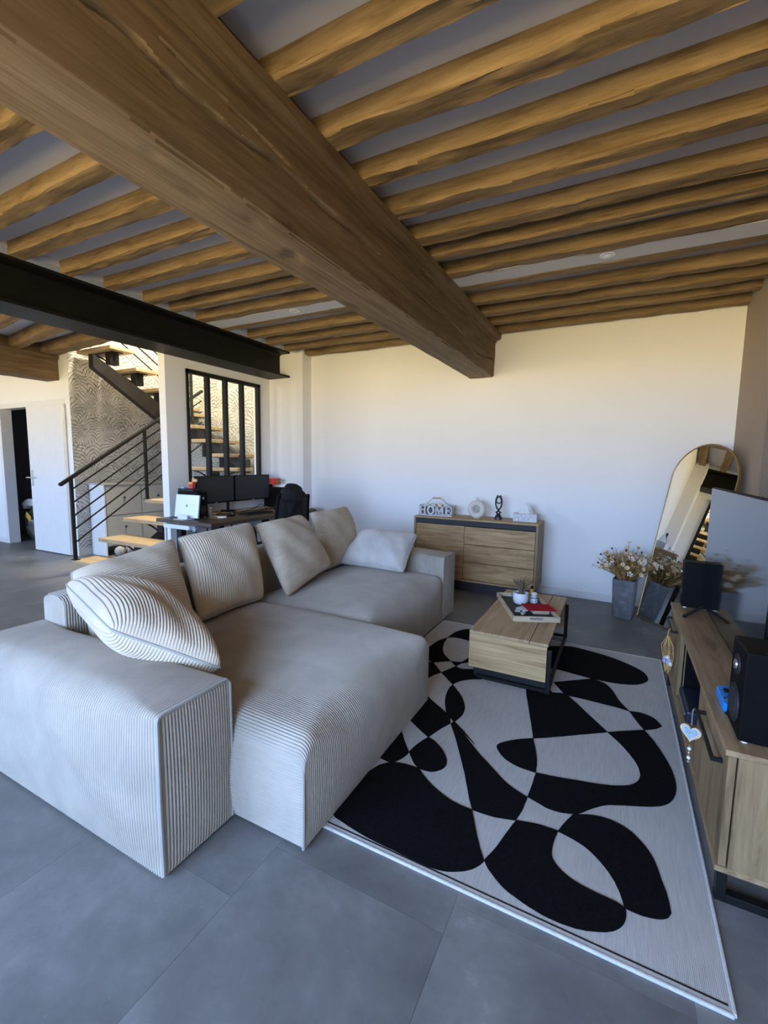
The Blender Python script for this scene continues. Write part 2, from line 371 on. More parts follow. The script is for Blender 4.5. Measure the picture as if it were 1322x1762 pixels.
    def build(s, name, mat, parent=None, smooth=False, bevel=0, angle=35, fix=True, loc=None, rotz=None):
        o = bpy.data.objects.new(name, s.mesh(name, mat, smooth, angle, fix)); COL.objects.link(o)
        if parent: o.parent = parent
        if loc is not None: o.location = loc
        if rotz is not None: o.rotation_euler.z = rotz
        if bevel:
            md = o.modifiers.new('bevel', 'BEVEL'); md.width = bevel; md.segments = 2; md.limit_method = 'ANGLE'; md.angle_limit = math.radians(40)
        return o

def tag(o, label=None, cat=None, group=None, kind=None):
    if label: o['label'] = label
    if cat: o['category'] = cat
    if group: o['group'] = group
    if kind: o['kind'] = kind
    return o
def thing(name, label, cat, loc=(0,0,0), rotz=0, group=None):
    o = bpy.data.objects.new(name, None); COL.objects.link(o); o.location = loc; o.rotation_euler = (0, 0, rotz); o.empty_display_size = 0.1
    return tag(o, label, cat, group)
def struct(name, mb, mat, **kw): return tag(mb.build(name, mat, **kw), kind='structure')
def copy_part(src, parent, loc=None, rot=None, name=None):
    c = src.copy(); COL.objects.link(c); c.parent = parent
    if loc is not None: c.location = loc
    if rot is not None: c.rotation_euler = rot
    return c
def fb(x, y, z, sc, amp): return noise.fractal(Vector((x*sc, y*sc, z*sc)), 1.0, 2.0, 3)*amp
# ================================================================== SETTING
XR, YF = 0.87, 4.90                      # right wall plane, far wall plane
XP = -4.20                               # face of the partition wall towards the room
XS = -6.55                               # wallpapered stair wall
YE = 3.47                                # wall with the white door
XL = -9.7

# floor: slab (joints) + vinyl tiles laid in columns along Y
floor = struct('floor', MB().box(XL-0.1, XR+0.1, BACK_Y-0.15, 6.0, -0.12, -0.0012), 'floor_joint')
TW, TL, GAP = 0.62, 0.93, 0.0009
tile_me = MB().box(GAP/2, TW-GAP/2, GAP/2, TL-GAP/2, -0.0011, 0.0).mesh('tile', 'floor_vinyl')
nx0 = math.floor((XL+0.985)/TW)
for ix in range(nx0, 4):
    x = -0.985+ix*TW
    off = 0.903-TL if ix == -1 else (1.11-TL if ix == 0 else 0.903+(ix*0.31) % TL)
    y = off-3*TL
    while y+TL < BACK_Y: y += TL
    while y < 5.2:
        if not (x > XR or (y > YF and x > XS) or (y > 5.0)):
            t = bpy.data.objects.new('tile', tile_me); COL.objects.link(t); t.parent = floor; t.location = (x, y, 0)
        y += TL

struct('wall_far', MB().box(XP, XR+0.15, YF, YF+0.15, 0, 2.92), 'white_plaster')
struct('wall_right', MB().box(XR, XR+0.15, BACK_Y-0.15, YF, 0, 2.92), 'taupe_plaster')
struct('wall_column', MB().box(XP, -3.65, 4.715, YF, 0, 2.92), 'white_plaster', bevel=0.004)
# partition with the opening of the interior window
GY0, GY1, GZ0, GZ1 = 3.40, 4.515, 0.95, 2.322
PT = 0.10
pm = MB()
pm.box(XP-PT, XP, 3.15, GY0, 0, 2.83); pm.box(XP-PT, XP, GY1, 4.90, 0, 2.83)
pm.box(XP-PT, XP, GY0, GY1, 0, GZ0); pm.box(XP-PT, XP, GY0, GY1, GZ1, 2.83)
struct('wall_partition', pm, 'white_plaster')
struct('wall_stair', MB().box(XS-0.12, XS, YE+0.001, YF+0.15, 0, 5.0), 'leaf_wallpaper')
struct('wall_stair_far', MB().box(XS, XP-PT-0.001, YF, YF+0.15, 0, 5.0), 'leaf_wallpaper')
# entry wall with door opening
DX0, DX1, DZ = -8.45, -6.74, 2.09
em = MB(); em.box(XL, DX0, YE, YE+0.13, 0, 2.92); em.box(DX1, XS-0.003, YE, YE+0.13, 0, 2.92); em.box(DX0, DX1, YE, YE+0.13, DZ, 2.92)
struct('wall_entry', em, 'white_plaster')
struct('wall_left', MB().box(XL-0.15, XL, BACK_Y-0.15, YE+0.13, 0, 2.92), 'white_plaster')
bm_ = MB(); xs = sorted(WINDOWS)
cur = XL-0.15
for x0, x1, z0, z1 in xs:
    bm_.box(cur, x0, BACK_Y-0.2, BACK_Y, 0, 2.92); bm_.box(x0, x1, BACK_Y-0.2, BACK_Y, z1, 2.92); bm_.box(x0, x1, BACK_Y-0.2, BACK_Y, -0.02, z0); cur = x1
bm_.box(cur, XR+0.15, BACK_Y-0.2, BACK_Y, 0, 2.92)
struct('wall_back', bm_, 'white_plaster')
for i, (x0, x1, z0, z1) in enumerate(xs):
    fm = MB(); t = 0.06; y0, y1 = BACK_Y-0.12, BACK_Y-0.06
    fm.box(x0, x0+t, y0, y1, z0, z1); fm.box(x1-t, x1, y0, y1, z0, z1); fm.box(x0, x1, y0, y1, z0, z0+t); fm.box(x0, x1, y0, y1, z1-t, z1)
    fm.box((x0+x1)/2-t/2, (x0+x1)/2+t/2, y0, y1, z0, z1)
    struct('window_%d' % (i+2), fm, 'white_paint')
# dark store room behind the door
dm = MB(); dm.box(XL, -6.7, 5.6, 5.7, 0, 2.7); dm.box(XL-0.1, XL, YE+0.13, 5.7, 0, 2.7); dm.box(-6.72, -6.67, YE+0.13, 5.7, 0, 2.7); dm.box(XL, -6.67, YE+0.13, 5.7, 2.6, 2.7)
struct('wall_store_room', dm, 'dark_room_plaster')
# storey above the stair
um = MB(); um.box(XS, XP, 0.9, 1.0, 2.9, 5.0); um.box(XP-0.1, XP, 1.0, YF, 2.75, 5.0); um.box(XS-0.12, XS, 0.9, YE, 2.9, 5.0)
struct('wall_upstairs', um, 'white_plaster')
struct('ceiling_upstairs', MB().box(XS-0.12, XP, 0.9, YF+0.15, 5.0, 5.1), 'ceiling_plaster')

# ceiling plaster between the joists, stair opening left free
CZ = 2.785
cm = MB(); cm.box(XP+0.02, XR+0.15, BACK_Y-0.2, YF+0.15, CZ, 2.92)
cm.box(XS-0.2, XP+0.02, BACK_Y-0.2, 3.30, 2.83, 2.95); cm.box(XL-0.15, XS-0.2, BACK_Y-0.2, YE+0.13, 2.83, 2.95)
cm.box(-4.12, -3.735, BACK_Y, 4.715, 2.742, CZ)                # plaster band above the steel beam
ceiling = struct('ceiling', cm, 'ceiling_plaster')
struct('trim_1', MB().box(-3.735, -1.56, 3.29, 3.475, 2.700, CZ-0.001).box(-1.24, XR, 3.29, 3.475, 2.700, CZ-0.001), 'ceiling_plaster')   # boxed-in strip carrying the spotlights

def timber(p0, p1, w, h, seed, ch=0.008, rough=0.009, n=None, yz=None):
    """rough-hewn joist along X from p0 to p1 (front lower edge), w in +Y, h up"""
    mb = MB(); L = abs(p1[0]-p0[0]); n = n or max(6, int(L/0.05))
    prof = []
    c = ch
    for (a, b) in ((0, c*1.2), (c*0.35, c*0.35), (c*1.2, 0), (w*0.35, 0), (w*0.68, 0), (w-c*1.2, 0), (w-c*0.3, c*0.3), (w, c*1.2), (w, h*0.5), (w, h), (w*0.5, h), (0, h), (0, h*0.72), (0, h*0.42)):
        prof.append((a, b))
    rows = []
    for i in range(n+1):
        t = i/n; x = p0[0]+(p1[0]-p0[0])*t; y = p0[1]+(p1[1]-p0[1])*t; z = p0[2]+(p1[2]-p0[2])*t
        dy = noise.noise(Vector((x*0.9, seed*3.1, 0)))*0.016; dz = noise.noise(Vector((x*0.8, seed*7.7, 5)))*0.010
        row = []
        for k, (a, b) in enumerate(prof):
            ny = noise.noise(Vector((x*4.5, k*0.9+seed*13, 1)))*rough+noise.noise(Vector((x*15, k*2.3+seed*5, 3)))*rough*0.45
            nz = noise.noise(Vector((x*4.5, k*0.9+seed*11, 9)))*rough+noise.noise(Vector((x*15, k*2.3+seed*3, 7)))*rough*0.45
            top = 0.0 if b >= h*0.99 else 1.0
            row.append((x, y+a+dy+ny*top, z+b+(dz+nz)*top))
        rows.append(row)
    mb.grid(rows, wrap=True)
    m = len(prof); b0 = 0; e0 = n*m
    mb.f.append(tuple(range(b0+m-1, b0-1, -1))); mb.f.append(tuple(range(e0, e0+m)))
    return mb

JR = [-4.30, -3.65, -3.0, -2.4, -1.8, -1.20, -0.86, -0.54, -0.22, 0.10, 0.42, 0.73, 1.03, 1.36, 1.675, 1.995, 2.31, 2.635, 2.895, 3.195, 3.472, 3.845, 4.15, 4.455, 4.762]
JLs = {8: 1.655, 9: None, 10: 2.0, 11: 2.30, 12: 2.575, 13: 2.85, 14: 3.15, 15: 3.45, 16: 3.80, 17: 4.11, 18: 4.43, 19: 4.77}
for i, y in enumerate(JR, -5):
    w = 0.098+0.012*math.sin(i*2.3)
    if i == 19: w = 0.09
    timber((XR+0.10, y+0.012*math.sin(i*1.7), 2.700), (-1.30, y, 2.700), w, 0.084, i+1).build('joist', 'joist_wood', ceiling, smooth=True, angle=24)
    timber((-1.5, y, 2.700), (-3.735, y-0.03 if 9 <= i <= 14 else y, 2.700), w, 0.084, i+31).build('joist', 'joist_wood', ceiling, smooth=True, angle=24)
# bay beyond the steel beam
timber((-4.17, 3.02, 2.70), (-6.80, 3.27, 2.70), 0.20, 0.132, 71, 0.02).build('joist', 'joist_wood', ceiling, smooth=True, angle=24)
for k, (ya, yb) in enumerate(((2.55, 2.93), (2.14, 2.50), (1.78, 2.10), (1.42, 1.70), (1.06, 1.30), (0.7, 0.9), (0.3, 0.5), (-0.1, 0.1), (-0.5, -0.3), (-1.2, -1.1), (-2.0, -1.9), (-2.9, -2.8), (-3.8, -3.7))):
    timber((-4.17, ya, 2.70), (-6.80, yb, 2.70), 0.13, 0.132, 81+k, 0.02).build('joist', 'joist_wood', ceiling, smooth=True, angle=24)

# ------------------------------------------------------------------ main timber beam with its moulding and the long drying cracks
def crack_path(pts): return np.array(pts)
CR1 = crack_path([(0.2,2.50),(0.5,2.497),(0.759,2.485),(0.818,2.494),(0.881,2.496),(0.95,2.48),(1.069,2.472),(1.184,2.472),(1.303,2.476),(1.44,2.495),(1.619,2.493),(1.787,2.481),(2.095,2.488),(2.351,2.488)])
CR2 = crack_path([(2.45,2.455),(2.666,2.452),(2.903,2.463),(3.325,2.462),(3.529,2.46),(3.898,2.428),(4.274,2.384),(4.553,2.415),(4.908,2.458)])
CR3 = crack_path([(0.9,2.55),(1.3,2.545),(1.62,2.52)])
def main_beam(x0, x1, y0, y1, z0, z1, seed, cracks=True, step=0.02):
    w = x1-x0; h = z1-z0
    prof = []   # (x, z, nx, nz)
    nb, nh = 20, 84 if cracks else 14
    c = 0.010
    for k in range(nb+1): prof.append((x0+c+(w-2*c)*k/nb, z0, 0, -1))
    prof.append((x1-c*0.3, z0+c*0.3, 0.7, -0.7))
    for k in range(nh+1): prof.append((x1, z0+c+(h-c)*k/nh, 1, 0))
    for k in range(9): prof.append((x0, z1-(h-c)*k/8, -1, 0))
    prof.append((x0+c*0.3, z0+c*0.3, -0.7, -0.7))
    ys = np.concatenate([np.arange(y0, 0.2, 0.12), np.arange(0.2, y1, step)]) if cracks else np.arange(y0, y1, 0.08)
    ys = np.append(ys, y1)
    rows = []
    for y in ys:
        row = []
        for (x, z, ax, az) in prof:
            d = noise.noise(Vector((x*5+seed, y*1.6, z*5)))*0.007+noise.noise(Vector((x*22+seed, y*5, z*22)))*0.0026
            corner = abs(ax*az) > 0.1
            if corner: d -= max(0, noise.noise(Vector((y*6, seed+x*3, 2))))*0.022+0.002
            if az < -0.5 and not corner: d += noise.noise(Vector((x*60+seed, y*2.2, 4)))*0.0028-max(0, noise.noise(Vector((x*14, y*5, 8)))-0.35)*0.03
            if cracks and ax > 0.5:
                for P, wd, dp in ((CR1, 0.017, 0.07), (CR2, 0.010, 0.05), (CR3, 0.009, 0.03)):
                    if P[0, 0] < y < P[-1, 0]:
                        zc = np.interp(y, P[:, 0], P[:, 1])+noise.noise(Vector((y*9, 3, seed)))*0.005
                        t = min(1, 6*(y-P[0, 0]), 6*(P[-1, 0]-y)) if P is not CR1 else min(1, 5*(P[-1, 0]-y))
                        wv = wd*(0.55+0.75*abs(noise.noise(Vector((y*3.1, 9, seed)))))*t
                        q = abs(z-zc)/max(wv, 1e-4)
                        if q < 1.3: d -= dp*max(0, 1-q/1.3)*t
            row.append((x+ax*d, y, z+az*d))
        rows.append(row)
    mb = MB(); mb.grid(rows, wrap=True); m_ = len(prof); n_ = len(ys)-1
    mb.f.append(tuple(range(m_-1, -1, -1))); mb.f.append(tuple(range(n_*m_, n_*m_+m_)))
    return mb
beam = thing('timber_beam', 'massive old timber main beam with long cracks crossing the ceiling', 'beam', (-1.385, 1.7, 2.27))
bb = main_beam(-1.52, -1.25, BACK_Y, YF, 2.272, CZ, 1.0); bb.off = Vector((-1.385, 1.7, 2.27))
bo = bb.build('beam_body', 'main_beam_wood', beam, smooth=True, angle=40)
bo.data.materials.append(MATS['beam_underside_wood'])
for p in bo.data.polygons:
    if p.normal.z < -0.6: p.material_index = 1
def moulding(xa, sgn):
    prof = [(0, 2.612), (0.020, 2.612), (0.026, 2.630), (0.024, 2.636), (0.052, 2.640), (0.068, 2.655), (0.070, 2.698), (0, 2.698)]
    rows = []
    for y in np.arange(BACK_Y, YF+0.001, 0.09):
        y = min(y, YF-0.001)
        rows.append([(xa+sgn*(a+(noise.noise(Vector((y*7, z*30, 1)))*0.004 if a > 0 else 0)), y, z+noise.noise(Vector((y*6, a*30, 4)))*0.003) for a, z in prof])
    m = MB(off=(-1.385, 1.7, 2.27)); m.grid(rows, wrap=True); k = len(prof); n_ = len(rows)-1
    m.f.append(tuple(range(k))); m.f.append(tuple(range(n_*k, n_*k+k))); return m
moulding(-1.25, 1).build('moulding', 'main_beam_wood', beam, smooth=True, angle=40)
moulding(-1.52, -1).build('moulding', 'main_beam_wood', beam, smooth=True, angle=40)

b2 = thing('timber_beam', 'end of a dark timber beam above the white door wall', 'beam', (-6.92, 1.2, 2.386))
mb2 = main_beam(-7.07, -6.77, BACK_Y, YE, 2.386, 2.83, 5.0, False); mb2.off = Vector((-6.92, 1.2, 2.386))
mb2.build('beam_body', 'main_beam_wood', b2, smooth=True, angle=60)
MB(off=(-6.92, 1.2, 2.386)).box(-6.775, -6.735, BACK_Y, YE, 2.655, 2.70).build('moulding', 'main_beam_wood', b2, bevel=0.008)

# ------------------------------------------------------------------ black steel I beam
IX0, IX1, IZ0, IZ1 = -4.198, -3.85, 2.42, 2.742
sb = MB(); xm = (IX0+IX1)/2
sb.prism([(IX0,IZ0),(IX1,IZ0),(IX1,IZ0+0.022),(xm+0.03,IZ0+0.022),(xm+0.008,IZ0+0.044),(xm+0.008,IZ1-0.044),(xm+0.03,IZ1-0.022),(IX1,IZ1-0.022),(IX1,IZ1),
          (IX0,IZ1),(IX0,IZ1-0.022),(xm-0.03,IZ1-0.022),(xm-0.008,IZ1-0.044),(xm-0.008,IZ0+0.044),(xm-0.03,IZ0+0.022),(IX0,IZ0+0.022)], BACK_Y, 4.713, 'xz')
tag(sb.build('steel_beam', 'steel_beam_paint', bevel=0.002), 'black painted steel I beam running above the partition window', 'beam')

# baseboards
struct('baseboard_far', MB().box(-3.65, XR, YF-0.014, YF, 0, 0.075), 'white_paint', bevel=0.003)
struct('baseboard_stair', MB().box(XS, XS+0.014, YE, YF, 0, 0.09), 'chest_paint', bevel=0.003)
struct('baseboard_entry', MB().box(XL, DX0-0.07, YE-0.014, YE, 0, 0.08), 'white_paint', bevel=0.003)

# interior window in the partition
wf = MB(); fx0, fx1 = XP-0.03, XP+0.022; ft = 0.042
wf.box(fx0, fx1, GY0, GY0+ft*0.6, GZ0, GZ1); wf.box(fx0, fx1, GY1-ft, GY1, GZ0, GZ1); wf.box(fx0, fx1, GY0, GY1, GZ1-ft, GZ1); wf.box(fx0, fx1, GY0, GY1, GZ0, GZ0+ft)
win = struct('window_1', wf, 'black_metal')
edges = [GY0+ft*0.6]; npan = 4
pw = (GY1-ft-GY0-ft*0.6)/npan
for k in range(1, npan):
    y = GY0+ft*0.6+pw*k
    MB().box(fx0-0.002, fx1+0.004, y-0.019, y+0.019, GZ0+ft, GZ1-ft).build('mullion', 'black_metal', win)
for k in range(npan):
    y = GY0+ft*0.6+pw*k
    MB().box(XP-0.012, XP-0.006, y+0.02, y+pw-0.02, GZ0+ft, GZ1-ft).build('pane', 'clear_glass', win)

# white door, ajar
df = MB(); y0, y1 = YE-0.012, YE+0.14
df.box(DX0-0.065, DX0+0.02, y0, y1, 0, DZ+0.05); df.box(DX1-0.02, DX1+0.065, y0, y1, 0, DZ+0.05); df.box(DX0+0.02, DX1-0.02, y0, y1, DZ-0.02, DZ+0.05)
door = struct('door_1', df, 'white_paint', bevel=0.004)
DL = bpy.data.objects.new('door_leaf', MB().box(-0.865, 0, -0.04, 0, 0.012, DZ-0.02).mesh('door_leaf', 'white_paint')); COL.objects.link(DL); DL.parent = door
DL.location = (-6.655, YE-0.016, 0); DL.rotation_euler.z = math.radians(1.2)
hm = MB(); hm.box(-0.82, -0.78, -0.050, -0.040, 0.94, 1.17); hm.cyl((-0.80, -0.05, 1.06), (-0.80, -0.085, 1.06), 0.010, n=10); hm.cyl((-0.88, -0.085, 1.06), (-0.69, -0.085, 1.065), 0.009, n=10)
hm.build('handle', 'chrome', DL, smooth=True)
for z in (0.3, 1.05, 1.82):
    MB().cyl((0.012, -0.046, z-0.05), (0.012, -0.046, z+0.05), 0.008, n=10).build('hinge', 'white_paint', DL, smooth=True)
tag(MB().box(-8.68, -8.60, YE-0.012, YE, 1.17, 1.25).build('light_switch', 'white_plastic', bevel=0.004), 'white light switch on the wall left of the door', 'light switch')
# ================================================================== STAIRCASE
ST = thing('staircase', 'open staircase with wooden treads, black steel stringer and railing behind the partition', 'staircase', (-5.0, 3.6, 0))
SO = (-5.0, 3.6, 0)
def P_(): return MB(off=SO)
def bracket(x0, x1, y0, y1, zt, xs, parent, sgn=1):
    """steel tray under a tread with curved struts down to the stringer at x = xs"""
    b = P_(); ym = (y0+y1)/2
    b.box(x0+0.10, x1-0.10, ym-0.07, ym+0.07, zt-0.057, zt-0.046)
    for (xe, s) in ((x0+0.12, 1), (x1-0.12, -1)):
        pts = [(xe+(xs-s*0.03-xe)*t, ym, zt-0.055-0.14*t**1.6) for t in [i/6 for i in range(7)]]
        b.tube(pts, 0.011, 6)
    b.box(xs-0.05, xs+0.05, ym-0.06, ym+0.06, zt-0.20, zt-0.055)
    b.build('bracket', 'black_metal', parent)
def tread(x0, x1, y0, y1, zt, xs):
    t = P_().box(x0, x1, y0, y1, zt-0.045, zt).build('tread', 'tread_wood', ST, bevel=0.006)
    bracket(x0, x1, y0, y1, zt, xs, t); return t
FX0, FX1, FXM = -5.58, -4.58, -5.0
for k in range(5):
    tread(FX0, FX1, 2.87+0.313*k, 2.87+0.313*k+0.33, 0.17+0.216*k, FXM)
# stringer of the lower flight
def stringer(x, pts, th, w, name='stringer'):
    poly = [(y, z) for y, z in pts]+[(y, z-th) for y, z in reversed(pts)]
    return P_().prism(poly, x-w/2, x+w/2, 'yz').build(name, 'stringer_steel', ST, bevel=0.004)
stringer(FXM, [(2.93, 0.10), (3.1, 0.13), (4.62, 1.10)], 0.26, 0.12).location = (0, 0, 0)
# winding part along the far wall
tread(-5.52, -4.40, 4.32, 4.60, 1.25, FXM)
for k, xe in enumerate((-4.58, -4.90, -5.20, -5.50)):
    zt = 1.435+0.195*k
    t = P_().box(xe-0.34, xe, 4.30, 4.86, zt-0.045, zt).build('tread', 'tread_wood', ST, bevel=0.006)
    b = P_(); b.box(xe-0.30, xe-0.03, 4.36, 4.80, zt-0.055, zt-0.046); b.box(xe-0.20, xe-0.185, 4.36, 4.70, zt-0.24, zt-0.05)
    b.tube([(xe-0.05, 4.40+0.36*t_, zt-0.06-0.15*math.sin(math.pi*t_*0.5)**2) for t_ in [i/6 for i in range(7)]], 0.013, 6)
    b.build('bracket', 'black_metal', t)
P_().prism([(-4.45, 1.18), (-4.45, 1.36), (-5.75, 2.02), (-6.0, 2.02), (-6.0, 1.84), (-5.75, 1.80)], 4.52, 4.60, 'xz').build('stringer', 'stringer_steel', ST)
# upper flight, back towards the room
UX0, UX1, UXM = -6.50, -5.76, -5.94
for k in range(5):
    y1 = 4.90-0.335*k; zt = 2.13+0.213*k
    tread(UX0, UX1, y1-0.335, y1-0.005, zt, UXM-0.05)
P_().prism([(4.62, 1.98), (3.42, 2.645), (3.42, 2.475), (4.62, 1.69)], UXM-0.05, UXM+0.05, 'yz').build('stringer', 'stringer_steel', ST, bevel=0.004)
# railing of the lower flight
RX = -5.55
def rz(y): return 1.057+(y-2.80)*0.661
hr = P_().bar((RX, 2.78, rz(2.78)+0.0), (RX, 4.77, rz(4.77)), 0.05, 0.035).build('handrail', 'black_metal', ST, bevel=0.004)
for (y, zb) in ((2.90, 0.17), (3.83, 0.82)):
    P_().box(RX-0.016, RX+0.016, y-0.016, y+0.016, zb, rz(y)).box(RX-0.04, RX+0.04, y-0.03, y+0.03, zb, zb+0.008).build('post', 'black_metal', ST)
for k in range(5):
    d = 0.135+0.155*k
    P_().bar((RX, 2.90, rz(2.90)-d), (RX, 4.76, rz(4.76)-d), 0.014, 0.014).build('rail_bar', 'black_metal', ST)
